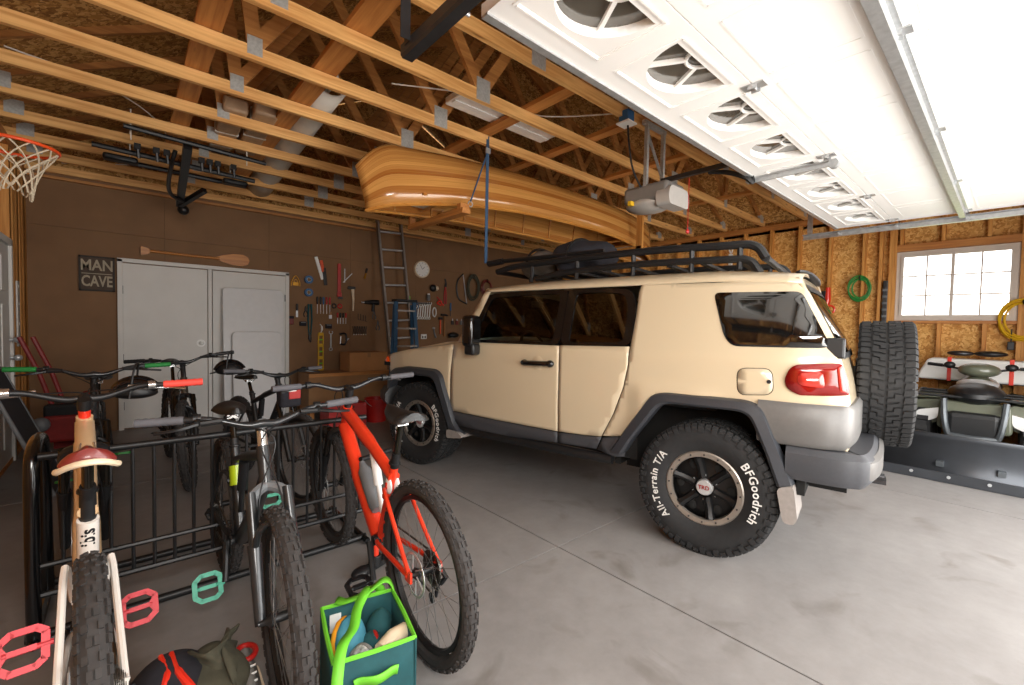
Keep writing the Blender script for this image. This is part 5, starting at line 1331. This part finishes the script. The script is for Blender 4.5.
t = T('wrench_rail', 'narrow steel rail carrying the row of wrenches', 'rail', 4.15, 1.79); pt(MB().box((0, -.015, 0), (.48, .02, .02)), 'bar', 'darksteel', t, smooth=0); pt(MB().box((0, -.004, 0), (.46, .008, .04)), 'back', 'greyplastic', t, smooth=0)
for i in range(9):
    t = T('combination_wrench', 'silver combination wrench in the row of nine hanging from the rail', 'wrench', 3.975 + .05*i, 1.61 + .012*i*.5, 'row of nine combination wrenches'); wrenchshape(t, .16 + .012*i, .021, 'white', .08)
t = T('carabiner', 'white oval carabiner hanging right of the wrenches', 'carabiner', 4.475, 1.635); pt(MB().tube([(.038*cos(a), -.012, .085*sin(a)) for a in [2*pi*k/24 for k in range(24)]], .012, 6, closed=True), 'loop', 'white', t)
t = T('blue_pliers', 'bright blue handled pliers above the wrench row', 'pliers', 4.094, 1.77); plier(t, .17, 'blue', .035)
t = T('spray_can', 'white topped can standing above the wrench rail', 'can', 4.323, 1.905); pt(MB().lathe([(0, -.06), (.035, -.06), (.035, .04), (.028, .05), (0, .05)], o=(0, -.045, 0), n=20), 'can_body', 'greyplastic', t); pt(MB().lathe([(0, .05), (.025, .05), (.025, .075), (0, .075)], o=(0, -.045, 0), n=16), 'cap', 'white', t)
t = T('squeeze_bottle', 'yellow green bottle standing beside the ladder above the rail', 'bottle', 3.915, 1.875); pt(MB().lathe([(0, -.06), (.028, -.06), (.028, .02), (.012, .04), (0, .04)], o=(0, -.04, 0), n=18), 'bottle_body', 'lime', t); pt(MB().cyl((0, -.04, .04), (0, -.04, .075), .008), 'nozzle', 'yellow', t)
t = T('claw_hammer', 'wooden handled hammer hanging head up above the hood', 'hammer', 4.69, 1.39); pt(MB().tube([(0, -.03, .18), (0, -.03, -.05), (0, -.03, -.21)], [.013, .017, .018], 10), 'handle', 'woodhandle', t); pt(MB().cyl((-.07, -.03, .20), (.0, -.03, .20), .022).tube([(0, -.03, .20), (.04, -.03, .20), (.08, -.03, .185)], [.02, .018, .008], 8), 'head', 'darksteel', t)
t = T('mallet', 'wide dark headed mallet with pale handle next to the hammer', 'hammer', 4.60, 1.38); pt(MB().cyl((0, -.03, .12), (0, -.03, -.16), .014), 'handle', 'orange', t); pt(MB().box((0, -.035, .14), (.08, .05, .05)), 'head', 'black', t, smooth=0, bevel=.01)
t = T('hand_tool', 'slim dark blue tool hanging right of the red snips', 'tool', 4.837, 1.70); pt(MB().tube([(0, -.016, .13), (0, -.016, -.02)], .016, 8), 'handle', 'blue', t); pt(MB().cyl((0, -.016, -.02), (0, -.016, -.13), .007), 'shaft', 'darksteel', t)
for i, (x, lab) in enumerate(((4.88, 'left of three small dark clamps above the windshield base'), (4.985, 'middle of three small dark clamps above the windshield base'), (5.09, 'right of three small dark clamps above the windshield base'))):
    t = T('bar_clamp', lab, 'clamp', x, 1.445, 'three small dark clamps'); pt(MB().box((0, -.025, 0), (.055, .03, .08)), 'clamp_body', ('darksteel', 'oxblood', 'greyplastic')[i], t, smooth=0, bevel=.006); pt(MB().cyl((0, -.03, .04), (0, -.03, .075), .007), 'pin', 'steel', t)
t = T('wall_outlet', 'white outlet plate low on the wall above the car hood', 'outlet', 4.254, 1.17); pt(MB().box((0, -.006, 0), (.12, .012, .09)), 'plate', 'white', t, smooth=0, bevel=.003)
for x in (-.025, .025): pt(MB().box((x, -.014, -.01), (.025, .006, .045)), 'socket', 'black', t, smooth=0)
t = T('hand_tool', 'grey headed hand tool hanging between outlet and hammer', 'tool', 4.48, 1.23); pt(MB().tube([(-.02, -.02, .09), (0, -.02, .0), (.03, -.02, -.08)], [.012, .016, .02], 8), 'handle', 'greyplastic', t); pt(MB().ell((-.02, -.02, .10), (.03, .02, .02)), 'head', 'steel', t)
t = T('angle_grinder', 'black rounded grinder case resting low beside the hammer', 'power tool', 4.885, 1.20); pt(MB().ell((0, -.06, 0), (.12, .06, .055)), 'grinder_body', 'black', t); pt(MB().lathe([(0, .01), (.05, .01), (.05, 0), (0, 0)], o=(-.06, -.06, -.05), n=20), 'disc', 'darksteel', t)
# sign over the bikes
t = T('wall_sign', 'dark framed wall sign reading MAN CAVE left of the white doors', 'sign', -.225, 1.925)
M['signdark'] = mat('sign_board', '#4b3a2d', .7, 0, .2, 12)
M['signletter'] = mat('sign_letters', '#a79c86', .7, 0, .1)
bd_ = pt(MB().box((0, -.008, 0), (.305, .016, .40)), 'board', 'signdark', t, smooth=0)
pt(MB().box((0, -.012, .2), (.315, .024, .02)).box((0, -.012, -.2), (.315, .024, .02)).box((-.15, -.012, 0), (.02, .024, .42)).box((.15, -.012, 0), (.02, .024, .42)), 'frame', 'joint', t, smooth=0)
for wd_, zz in (('MAN', .095), ('CAVE', -.095)):
    pt(MB().text(wd_, .17, lambda x, y, z, q=zz: (x*(.78 if q > 0 else .66), -.017 - z, q + y*1.05), .002, 1.0, bold=.004), 'lettering', 'signletter', t, smooth=0)
pt(MB().box((0, -.017, .0), (.27, .003, .008)), 'rule', 'signletter', t, smooth=0)
# paddle
t = T('canoe_paddle', 'varnished wooden canoe paddle hung over the white double doors', 'paddle', .8, 2.25)
pt(MB().tube([(-.55, -.03, .01), (0, -.03, .0), (.22, -.03, .0)], [.017, .016, .018], 10), 'shaft', 'paddle', t)
pt(MB().prism(rpoly([(-.62, -.05), (-.56, -.035), (-.53, -.018), (-.53, .03), (-.56, .045), (-.62, .06)], .012), (-.045, -.015), lambda a, b_, d_: (a, d_, b_)), 'grip', 'paddle', t, normals=True)
pt(MB().prism([(.18, -.015), (.26, -.05), (.38, -.078), (.50, -.08), (.56, -.05), (.58, .0), (.56, .05), (.50, .08), (.38, .078), (.26, .05), (.18, .015)], (-.037, -.023), lambda a, b_, d_: (a, d_, b_+.005)), 'blade', 'paddle', t, normals=True)
# folding tables leaning on the right door leaf
for nm, x0, x1, h, y0, lab in (('folding_table', 1.035, 1.80, 1.86, 7.10, 'tall grey white folding table leaning against the white double doors'), ('folding_table', 1.13, 1.75, 1.25, 7.00, 'short grey white folding table leaning in front of the taller one')):
    t = thing(nm, lab, 'table', ((x0+x1)/2, y0, 0), rot=(rad(-4.5 if h > 1.5 else -6), 0, 0), group='leaning folding tables'); w_ = x1-x0
    MB().prism(rpoly([(-w_/2, .0), (w_/2, .0), (w_/2, h), (-w_/2, h)], .07, 5), (-.02, .02), lambda a, b_, d_: (a, d_, b_)).build('tabletop', 'tablewhite', t, smooth=30, normals=True, bevel=.006)
    MB().tube([(-w_/2+.08, .03, .15), (-w_/2+.08, .03, h-.15), (w_/2-.08, .03, h-.15), (w_/2-.08, .03, .15)], .012, 8).build('folded_leg', 'plate', t)
# ladders
M['ladder'] = mat('ladder_aluminium', '#9a9590', .4, .6, .1)
t = thing('extension_ladder', 'tall aluminium extension ladder leaning on the brown wall left of the clock', 'ladder', (3.655, 6.85, 0), rot=(rad(-6.5), rad(-3.3), 0))
for sx in (-1, 1):
    MB().box((sx*.215, 0, 1.61), (.035, .07, 3.2)).build('side_rail', 'ladder', t, smooth=0)
    MB().box((sx*.215, 0, .03), (.05, .10, .05)).build('foot', 'black', t, smooth=0)
for k in range(10): MB().cyl((-.20, 0, .25+.305*k), (.20, 0, .25+.305*k), .018, n=10).build('rung', 'steel', t)
M['ladderblue'] = mat('fibreglass_blue', '#2a5577', .55, 0, .08)
t = thing('step_ladder', 'blue fibreglass step ladder standing before the extension ladder', 'ladder', (3.33, 6.33, 0))
for sx in (-1, 1):
    MB().bar((sx*.23, -.12, 0), (sx*.155, .0, 1.74), .06, .025, (0, 1, 0)).build('front_rail', 'ladderblue', t, smooth=0)
    MB().bar((sx*.215, .10, 0), (sx*.145, .06, 1.70), .05, .02, (0, 1, 0)).build('rear_rail', 'ladderblue', t, smooth=0)
for k in range(6):
    u = (k+.8)/6.3; w_ = .23-.075*u; MB().box((0, -.12+.12*u, 1.74*u), (2*w_-.02, .08, .025)).build('step', 'ladder', t, smooth=0)
MB().box((0, .02, 1.76), (.36, .17, .04)).build('top_cap', 'black', t, smooth=0, bevel=.01)
# boxes and red crates by the far wall
t = thing('wooden_box', 'long tan wooden box standing below the tool wall', 'box', (2.58, 6.75, 0)); MB().box((0, 0, .42), (1.26, .5, .48)).build('box_body', 'tan', t, smooth=0, bevel=.006); MB().box((0, -.252, .64), (1.26, .012, .05)).build('lid_edge', 'lumber_dim', t, smooth=0)
for x in (-.58, .58): MB().box((x, 0, .09), (.06, .48, .18)).build('leg', 'lumber_dim', t, smooth=0)
t = thing('cardboard_box', 'tan cardboard box standing on the long wooden box', 'box', (2.85, 6.76, .66)); MB().box((0, 0, .145), (.60, .4, .285)).build('carton', 'cardboard', t, smooth=0, bevel=.004); MB().box((0, -.05, .289), (.05, .3, .004)).box((0, -.2015, .25), (.05, .003, .07)).build('tape', 'tan', t, smooth=0)
t = thing('red_bucket', 'red plastic bucket on the floor before the long wooden box', 'bucket', (2.72, 6.0, 0)); MB().lathe([(0, .0), (.13, .0), (.16, .30), (.168, .30), (.168, .33), (.15, .33), (.12, .02), (0, .02)], n=28).build('bucket_body', 'red', t); MB().tube([(.168*cos(a), -.01-.12*sin(a), .31-.10*sin(a)) for a in [pi*k/14 for k in range(15)]], .005, 6).build('bail_handle', 'steel', t)
t = thing('red_crate', 'low red crate on the floor left of the red bucket', 'crate', (2.25, 6.0, 0))
MB().box((0, 0, .01), (.5, .34, .02)).box((0, -.165, .16), (.5, .012, .3)).box((0, .165, .16), (.5, .012, .3)).box((-.245, 0, .16), (.012, .34, .3)).box((.245, 0, .16), (.012, .34, .3)).build('crate_body', 'red', t, smooth=0); MB().box((0, -.174, .27), (.16, .01, .03)).build('handle', 'black', t, smooth=0)
M['redold'] = mat('worn_dark_red', '#7d1f1c', .5, 0, .15)
# red snow blower in the corner
t = thing('snow_blower', 'red walk behind machine with two slanting handles in the back left corner', 'snow blower', (-.42, 6.25, 0), rad(-12))
MB().box((0, .05, .30), (.30, .40, .26)).build('housing', 'redold', t, smooth=0, bevel=.03); MB().box((0, .02, .47), (.30, .28, .14)).build('engine', 'black', t, smooth=0, bevel=.03)
MB().ell((-.14, -.18, .36), (.07, .06, .07)).build('carburettor', 'greyplastic', t); MB().prism([(-.18, 0), (.18, 0), (.18, .34), (-.18, .34)], (.24, .42), lambda a, b_, d_: (a, d_, b_+.03)).build('auger_housing', 'redold', t, smooth=0)
MB().tube([(.08, .2, .4), (.08, .2, .52), (.08, .28, .58)], .05, 12).build('chute', 'redold', t)
for x in (-.17, .17): MB().lathe([(.03, -.04), (.13, -.05), (.16, -.03), (.16, .03), (.13, .05), (.03, .04)], o=(x*1.25, -.02, .16), ax=(1, 0, 0), n=28, closed=True).build('wheel', 'rubber', t)
for x in (-.20, -.11): MB().tube([(x+.12, -.02, .42), (x+.03, -.10, .85), (x-.08, -.16, 1.20)], .020, 8).build('handle_bar', 'redold', t)
t = thing('mesh_panel', 'grey mesh panel leaning on the left wall below the entry door', 'panel', (-.40, 5.15, 0), rot=(0, rad(-20), 0)); MB().box((0, 0, .52), (.012, .62, 1.0)).build('mesh_sheet', 'darkcloth', t, smooth=0); MB().tube([(0, -.32, .02), (0, -.32, 1.03), (0, .32, 1.03), (0, .32, .02)], .014, 8, closed=True).build('frame', 'greyplastic', t)
t = thing('aluminium_level', 'grey metal straightedge hung on the stud beside the entry door', 'straightedge', (X0+.006, 6.69, 1.42)); MB().box((0, 0, 0), (.012, .12, .66)).build('blade', 'plate', t, smooth=0)
for z in (-.28, -.1, .1, .28): MB().cyl((.004, 0, z), (.009, 0, z), .014).build('hole_rim', 'white', t)
# ------------------------------------------------------------------ things on the window wall
coil('hose_coil', 'green garden hose coil hanging on the stud wall left of the window', 'hose', (X1+.02, 1.49, 2.03), .115, 6, 'green', ax=(1, 0, 0), r=.009, asp=1.3)
coil('cord_coil', 'yellow extension cord coil hanging right below the window corner', 'cord', (X1+.01, -.06, 1.58), .17, 7, 'yellow', ax=(1, 0, 0), r=.010, asp=1.25)
t = thing('steel_bar', 'dark ridged metal bar leaning on the studs left of the window', 'bar', (X1-.02, 1.20, 0)); MB().box((0, 0, 1.06), (.035, .05, 2.12)).build('bar_body', 'darksteel', t, smooth=0, bevel=.006)
for k in range(12): MB().box((-.02, 0, 1.0+.09*k), (.012, .055, .03)).build('notch', 'greyplastic', t, smooth=0)
t = thing('hand_tool', 'red hand tool with looped handle hanging on a stud behind the spare tire', 'tool', (X1-.04, 1.86, 1.86)); MB().tube([(0, 0, .20), (0, 0, .02), (0, .02, -.08)], [.03, .04, .04], 12).build('barrel', 'redbright', t); MB().torus((0, -.03, -.13), .06, .014, (1, 0, 0), 20, 6).build('loop_handle', 'redbright', t); MB().box((0, .05, .08), (.05, .06, .14)).build('trigger', 'black', t, smooth=0, bevel=.01)
t = thing('plug_adapter', 'small black box hanging under the yellow cord', 'adapter', (X1-.03, .02, 1.27)); MB().box((0, 0, 0), (.05, .06, .10)).build('adapter_body', 'black', t, smooth=0, bevel=.008); MB().cyl((0, 0, .05), (0, 0, .2), .006).build('lead', 'black', t)
# ------------------------------------------------------------------ quad bike with plough
M['quadgreen'] = mat('quad_green', '#5d6152', .32, 0, .05, coat=.6)
M['quadsteel'] = mat('quad_bumper', '#5f6468', .4, .5)
Q = thing('quad_bike', 'dark green quad bike with front rack parked nose out below the window', 'quad bike', (7.15, .24, 0), rad(90))
for sx in (-1, 1):
    for y in (-.35, .40):
        w_ = MB().lathe([(.13, -.10), (.20, -.115), (.27, -.11), (.305, -.08), (.31, 0), (.305, .08), (.27, .11), (.20, .115), (.13, .10)], ax=(1, 0, 0), n=32, closed=True)
        for k in range(18):
            a = 2*pi*k/18
            for o_ in (-.05, .05): w_.box((o_, .31*cos(a+o_*2), .31*sin(a+o_*2)), (.09, .03, .05), Euler((a, 0, 0)).to_matrix())
        w2 = w_.build('wheel', 'rubber', Q, smooth=30, loc=(sx*.43, y, .31)); MB().lathe([(.14, -.05), (.10, -.02), (.0, -.03)], ax=(sx, 0, 0), n=20).build('rim', 'plate', w2)
        MB().grid([[V((sx*(.24+.34*c_), y + .40*sin(a), .33 + .40*cos(a) - .03*c_)) for c_ in (0, .25, .5, .75, 1)] for a in [-1.25+(2.5 if y < 0 else 1.5)*k/10 for k in range(11)]]).build('fender', 'quadgreen', Q, smooth=60, solid=.012)
MB().box((0, .1, .45), (.40, 1.3, .3)).build('chassis', 'black', Q, smooth=0, bevel=.05)
MB().ell((0, .45, .77), (.22, .32, .12)).build('hood', 'black', Q)
MB().ell((0, .0, .82), (.17, .28, .12)).build('tank', 'quadgreen', Q); MB().ell((0, -.42, .80), (.18, .40, .10)).build('seat', 'black', Q)
MB().prism(rpoly([(-.27, .40), (.27, .40), (.26, .70), (-.26, .70)], .05), (.56, .66), lambda a, b_, d_: (a, d_, b_)).build('nose', 'quadgreen', Q, smooth=30, normals=True, bevel=.02)
MB().prism(rpoly([(-.15, .45), (.15, .45), (.16, .53), (-.16, .53)], .03), (.655, .67), lambda a, b_, d_: (a, d_, b_)).build('grille', 'black', Q, smooth=0, normals=True)
for sx in (-1, 1):
    hl = [(sx*.24, .62), (sx*.42, .57), (sx*.47, .47), (sx*.38, .44), (sx*.27, .50)]
    MB().prism(rpoly(hl if sx < 0 else hl[::-1], .02), (.52, .65), lambda a, b_, d_: (a, d_, b_)).build('headlight', 'lampclear', Q, smooth=30, normals=True)
    MB().prism(rpoly([(sx*.24, .70), (sx*.52, .66), (sx*.55, .48), (sx*.44, .42), (sx*.26, .44)], .05), (.44, .56), lambda a, b_, d_: (a, d_, b_)).build('headlight_shroud', 'quadgreen', Q, smooth=30, normals=True)
    MB().tube(spl([(sx*.15, .72, .30), (sx*.19, .75, .42), (sx*.21, .74, .58), (sx*.22, .70, .72)], 5), .026, 8).build('brush_guard', 'quadsteel', Q)
MB().tube(spl([(-.17, .74, .36), (0, .76, .35), (.17, .74, .36)], 5), .028, 8).build('guard_crossbar', 'quadsteel', Q)
for y, z in ((.72, .75), (.55, .77), (.38, .78)): MB().tube([(-.42, y, z), (.42, y, z)], .012, 8).build('rack_bar', 'black', Q)
for sx in (-1, 1): MB().tube(spl([(sx*.42, .72, .75), (sx*.43, .4, .78), (sx*.40, .22, .77)], 4), .012, 8).build('rack_side', 'black', Q)
MB().tube(spl([(-.42, -.12, 1.04), (-.25, -.08, 1.02), (-.08, -.02, .99), (.08, -.02, .99), (.25, -.08, 1.02), (.42, -.12, 1.04)], 5), .012, 8).build('handlebar', 'black', Q)
for sx in (-1, 1): MB().tube([(sx*.30, -.09, 1.03), (sx*.43, -.12, 1.04)], .019, 8).build('grip', 'black', Q); MB().ell((sx*.24, -.06, 1.04), (.05, .04, .04)).build('switch_block', 'black', Q)
MB().ell((0, .04, 1.0), (.17, .13, .08)).build('handlebar_pod', 'quadgreen', Q); MB().ell((0, .30, .86), (.16, .10, .06)).build('instrument_cover', 'steel', Q)
MB().box((0, -.72, .83), (.8, .36, .02)).build('rear_rack', 'black', Q, smooth=0)
t = thing('snow_plow', 'long dark curved plow blade on the floor before the quad bike', 'plow', (5.80, .22, 0), rad(90))
rows = [[V((x, .09*(1-((z-.20)/.24)**2)*-1 + .05, z)) for z in [.015+.435*k/10 for k in range(11)]] for x in (-.78, .78)]
M['plow'] = mat('plow_steel', '#44474c', .35, .5, .12, 6)
MB().grid(rows).build('blade', 'plow', t, smooth=60, solid=.012); MB().box((0, .035, .05), (1.56, .02, .09)).build('wear_bar', 'plow', t, smooth=0)
for k in range(6): MB().cyl((-.65+.26*k, .04, .06), (-.65+.26*k, .056, .06), .014, n=10).build('bolt', 'steel', t)
for x in (-.2, .2): MB().bar((x, .0, .16), (x*.6, -.75, .28), .05, .05).build('push_arm', 'quadsteel', t, smooth=0)
t = thing('strapped_case', 'long white case tied with red straps behind the quad handlebars', 'case', (7.62, .24, .842), rad(90))
MB().prism(rpoly([(-.55, 0), (.55, 0), (.52, .10), (.45, .26), (-.45, .26), (-.52, .10)], .05), (-.15, .15), lambda a, b_, d_: (a, d_, b_)).build('case_body', 'white', t, smooth=30, normals=True, bevel=.02)
for x in (-.24, .26): MB().box((x, 0, .135), (.035, .315, .285)).build('red_strap', 'redbright', t, smooth=0)
t = thing('cargo_bag', 'dark bag with two black bars lying on top of the white case', 'bag', (7.62, .20, 1.135), rad(90)); MB().ell((-.03, 0, .035), (.14, .09, .035)).build('bag_body', 'black', t); MB().ell((.22, 0, .032), (.12, .08, .032)).build('bag_pocket', 'darksteel', t)
# ------------------------------------------------------------------ load on the roof rack
cm = CAR.matrix_basis.copy(); P3 = lambda x, s, z: Mx.Translation(CAR.location) @ Mx.Rotation(CAR.rotation_euler.z, 4, 'Z') @ V((x, s, z))
def lump(name, label, cat, loc, r, m, seed, amp=.18, strap=None):
    rnd = random.Random(seed); ph = [rnd.uniform(0, 6) for _ in range(6)]
    def f_(p):
        d = 1 + amp*(sin(p.x*14+ph[0])*sin(p.y*13+ph[1]) + .6*sin(p.z*17+ph[2]+p.x*9)*sin(p.y*21+ph[3])); q = p*d
        q.z = max(q.z, -r[2]*.8); return q
    t = thing(name, label, cat, loc, rad(10)); MB().ell((0, 0, r[2]*.8), r, n=28, m=18, f=f_).build('bundle_body', m, t, smooth=60)
    if strap: MB().tube([(1.04*r[0]*cos(a), .02, r[2]*.8 + 1.1*r[2]*sin(a)) for a in [pi*k/12 for k in range(13)]], .012, 6).build('tie', strap, t)
    return t
lump('duffel_bag', 'black lumpy bag tied at the front of the roof rack', 'bag', P3(-.22, 1.22, 1.85), (.30, .26, .17), 'darkcloth', 3, strap='black')
lump('cloth_bundle', 'grey patterned bundle lying on the roof rack beside the black bag', 'bundle', P3(-.18, 1.70, 1.85), (.26, .20, .15), 'greycloth', 5, strap='black')
o = MB().tube([P3(-.52, 1.95, 2.0), P3(-.52, .9, 2.0)], .02, 8).tube([P3(-.52, 1.95, 2.0), P3(-.53, 2.12, 1.985)], .03, 8).build('lift_jack', 'black'); tag(o, 'long black jack bar lying along the near roof rack rail', 'jack')
# ------------------------------------------------------------------ tote bag and what is in it
TB = thing('tote_bag', 'dark teal tote bag with lime handles and trim on the floor by the red bike', 'tote bag', (.645, 1.49, 0), rad(-12))
TX, TYy, TH = .132, .155, .315
M['teal_in'] = mat('tote_lining', '#0d2326', .9)
def trow(z, k=1.): 
    return [V((a*TX*k, b_*TYy*k, z)) for a, b_ in [(-1, -1), (-.5, -1.01), (0, -1.02), (.5, -1.01), (1, -1), (1.01, -.5), (1.02, 0), (1.01, .5), (1, 1), (.5, 1.01), (0, 1.02), (-.5, 1.01), (-1, 1), (-1.01, .5), (-1.02, 0), (-1.01, -.5)]]
b = MB().grid([trow(.0, .96), trow(.02, 1.0), trow(.12, 1.01), trow(.22, 1.0), trow(TH, .99)], closed=True); b.f.append(list(range(16))); b.m.append(0)
b.build('bag_body', 'teal', TB, smooth=30, solid=.005)
MB().tube(trow(TH, .99), .008, 6, closed=True).build('rim_trim', 'lime', TB)
for xx in (-1, 1): 
    for yy in (-1, 1): MB().tube([(xx*TX*1.0, yy*TYy*1.0, .01), (xx*TX*1.005, yy*TYy*1.005, TH)], .004, 5).build('corner_piping', 'teal', TB)
def strap_(pts, w_, name='handle_strap', m='lime', wide=(1, 0, 0)):
    p = spl(pts, 6); rows = []
    for i, q in enumerate(p):
        d_ = (p[min(i+1, len(p)-1)] - p[max(i-1, 0)]).normalized(); s_ = d_.cross(V(wide).cross(d_)).normalized() if False else (V(wide) - d_*V(wide).dot(d_)).normalized()
        rows.append([q - s_*w_/2, q + s_*w_/2])
    return MB().grid(rows).build(name, m, TB, smooth=60, solid=.004)
strap_([(.09, TYy+.01, TH-.10), (.09, TYy+.012, TH+.0), (.04, TYy-.02, TH+.045), (-.02, .05, TH+.03), (-.05, -.04, TH+.02), (-.10, -.13, TH+.03), (-.125, -.20, TH-.02), (-.13, -.215, TH-.12)], .034)
strap_([(-.08, TYy+.01, TH-.10), (-.08, TYy+.012, TH+.0), (-.05, TYy-.03, TH+.02), (.02, .11, TH+.04), (.09, .13, TH+.06), (.128, .15, TH+.02), (.14, .14, TH-.06)], .034, wide=(.3, 1, 0))
strap_([(-.07, -TYy-.010, .235), (-.05, -TYy-.012, .238), (0, -TYy-.03, .24), (.05, -TYy-.012, .238), (.07, -TYy-.010, .235)], .03, 'side_handle', wide=(0, 0, 1))
MB().box((-.085, TYy-.016, TH-.06), (.04, .003, .07)).build('care_label', 'white', TB, smooth=0)
tb = lambda x, y, z: Mx.Translation(TB.location) @ Mx.Rotation(TB.rotation_euler.z, 4, 'Z') @ V((x, y, z))
M['ballblue'] = mat('blue_toy', '#3d7f93', .7); M['ballyellow'] = mat('orange_yellow_toy', '#e89b1c', .7)
t = thing('toy_ball', 'blue and orange toy ball inside the tote bag', 'toy', tb(-.060, .0, .262), rot=(rad(62), rad(25), rad(15))); MB().ell((0, 0, .012), (.065, .085, .035)).build('blue_half', 'ballblue', t); MB().ell((0, 0, -.012), (.066, .086, .032)).build('orange_half', 'ballyellow', t)
def inbag(name, label, cat, loc, r, m, seed, m2=None):
    t = thing(name, label, cat, loc, rad(seed*40)); rnd = random.Random(seed); ph = rnd.uniform(0, 5)
    MB().ell((0, 0, 0), r, n=22, m=14, f=lambda p: p*(1+.12*sin(p.x*60+ph)*sin(p.y*55+ph*2))).build('body', m, t, smooth=60)
    MB().torus((0, 0, 0), max(r)*.72, .008, (0, 1, .3), 20, 6).build('band', m2 or m, t); return t
M['patterned'] = mat('patterned_cloth', '#9a9a98', .8, 0, .75, 60)
inbag('rolled_glove', 'dark green glove rolled up at the back of the tote bag', 'glove', tb(.06, .06, .25), (.055, .045, .05), 'teal', 1)
inbag('knit_cap', 'dark teal and red cap in the middle of the tote bag', 'cap', tb(.02, -.01, .235), (.05, .045, .04), 'teal', 2, 'red')
inbag('patterned_sock', 'grey patterned sock ball at the near edge of the tote bag', 'sock', tb(-.03, -.10, .265), (.05, .035, .035), 'patterned', 3, 'greycloth')
t = thing('rolled_towel', 'white rolled towel with red end in the tote bag', 'towel', tb(.075, -.085, .28), rad(20)); MB().tube([(-.06, 0, 0), (.0, .004, .005), (.06, 0, .0)], [.026, .03, .026], 12).build('roll', 'bone', t); MB().cyl((.055, 0, 0), (.072, 0, .002), .018).build('red_end', 'red', t)
inbag('folded_rag', 'dark rag filling the bottom of the tote bag', 'rag', tb(0, 0, .16), (.12, .12, .07), 'darkcloth', 4)
# ------------------------------------------------------------------ packs and shoes on the floor in front
t = thing('backpack', 'black backpack with red trim lying on the floor in front of the rack', 'backpack', (.10, 1.86, 0), rad(-10))
def bf(p): p = p*(1+.06*sin(p.x*20)*sin(p.z*25)); p.z = max(p.z, -.085); return p
MB().ell((0, 0, .09), (.13, .16, .13), n=28, m=18, f=bf).build('pack_body', 'darkcloth', t, smooth=60)
MB().ell((-.11, .02, .07), (.07, .10, .085), n=22, m=14, f=lambda p: V((p.x, p.y, max(p.z, -.066)))).build('side_pocket', 'black', t)
for x0, x1 in ((.01, .075), (-.02, -.035)):
    MB().tube(spl([(x0, .05, .215), (x0+.03, -.05, .205), (x1+.02, -.13, .15), (x1, -.165, .06)], 6), [.008]*6+[.013]*7+[.008]*6, 8).build('red_strap', 'redbright', t)
MB().tube(spl([(-.14, -.05, .14), (-.19, .02, .10), (-.17, .10, .05)], 5), .008, 6).build('black_strap', 'black', t)
t = thing('olive_jacket', 'olive jacket with folded collar heaped beside the black backpack', 'jacket', (.235, 1.84, 0), rad(10))
def jf(p): q = p*(1+.16*sin(p.x*26+1)*sin(p.y*22)+.10*sin(p.z*34)); q.z = max(q.z, -.075); return q
MB().ell((0, 0, .08), (.10, .14, .11), n=34, m=22, f=jf).build('heap', 'olive', t, smooth=60)
def fold(pts, w_, nm):
    p = spl(pts, 6); rows = [[q + V((0, 0, w_*c_)) + V((.02*sin(c_*5+i*.3), .02*c_, 0)) for c_ in (-.5, -.25, 0, .25, .5)] for i, q in enumerate(p)]
    MB().grid(rows).build(nm, 'olive', t, smooth=60, solid=.008)
fold([(-.07, .05, .16), (-.02, -.04, .18), (.04, .0, .17), (.05, .08, .16)], .11, 'collar'); fold([(.0, -.13, .12), (.03, -.05, .17), (.05, .03, .19), (.09, .08, .18)], .06, 'lapel')
t = thing('hiking_shoe', 'grey shoe with red lining standing right of the olive jacket', 'shoe', (.333, 1.80, 0), rad(176))
def shoe_row(y):
    u = (y+.13)/.27; w_ = .045 - .010*u + .006*sin(u*pi); h = .105 - .055*max(0, u-.35)/.65; z0 = .022
    return [V((w_*cos(a)*(1 if sin(a) < .3 else .75), y, z0 + h*max(0, sin(a)))) for a in [2*pi*k/18 for k in range(18)]]
b = MB().grid([shoe_row(-.13+.27*k/10) for k in range(11)], closed=True); b.f += [list(range(18)), [180+k for k in range(18)]]; b.m += [0, 0]
b.build('upper', 'greycloth', t, smooth=60, normals=True); MB().prism(rpoly([(-.05, -.14), (.05, -.14), (.055, .02), (.04, .15), (-.04, .15), (-.055, .02)], .03), (0, .025), lambda a, b_, d_: (a, b_, d_)).build('sole', 'bone', t, normals=True)
MB().tube([(.034*cos(a), -.075+.045*sin(a), .13) for a in [2*pi*k/20 for k in range(20)]], .010, 8, closed=True).build('red_lining', 'red', t)
for k in range(4): MB().tube([(-.025, -.01+.025*k, .115-.012*k), (.025, .0+.025*k, .115-.012*k)], .004, 5).build('lace', 'white', t)
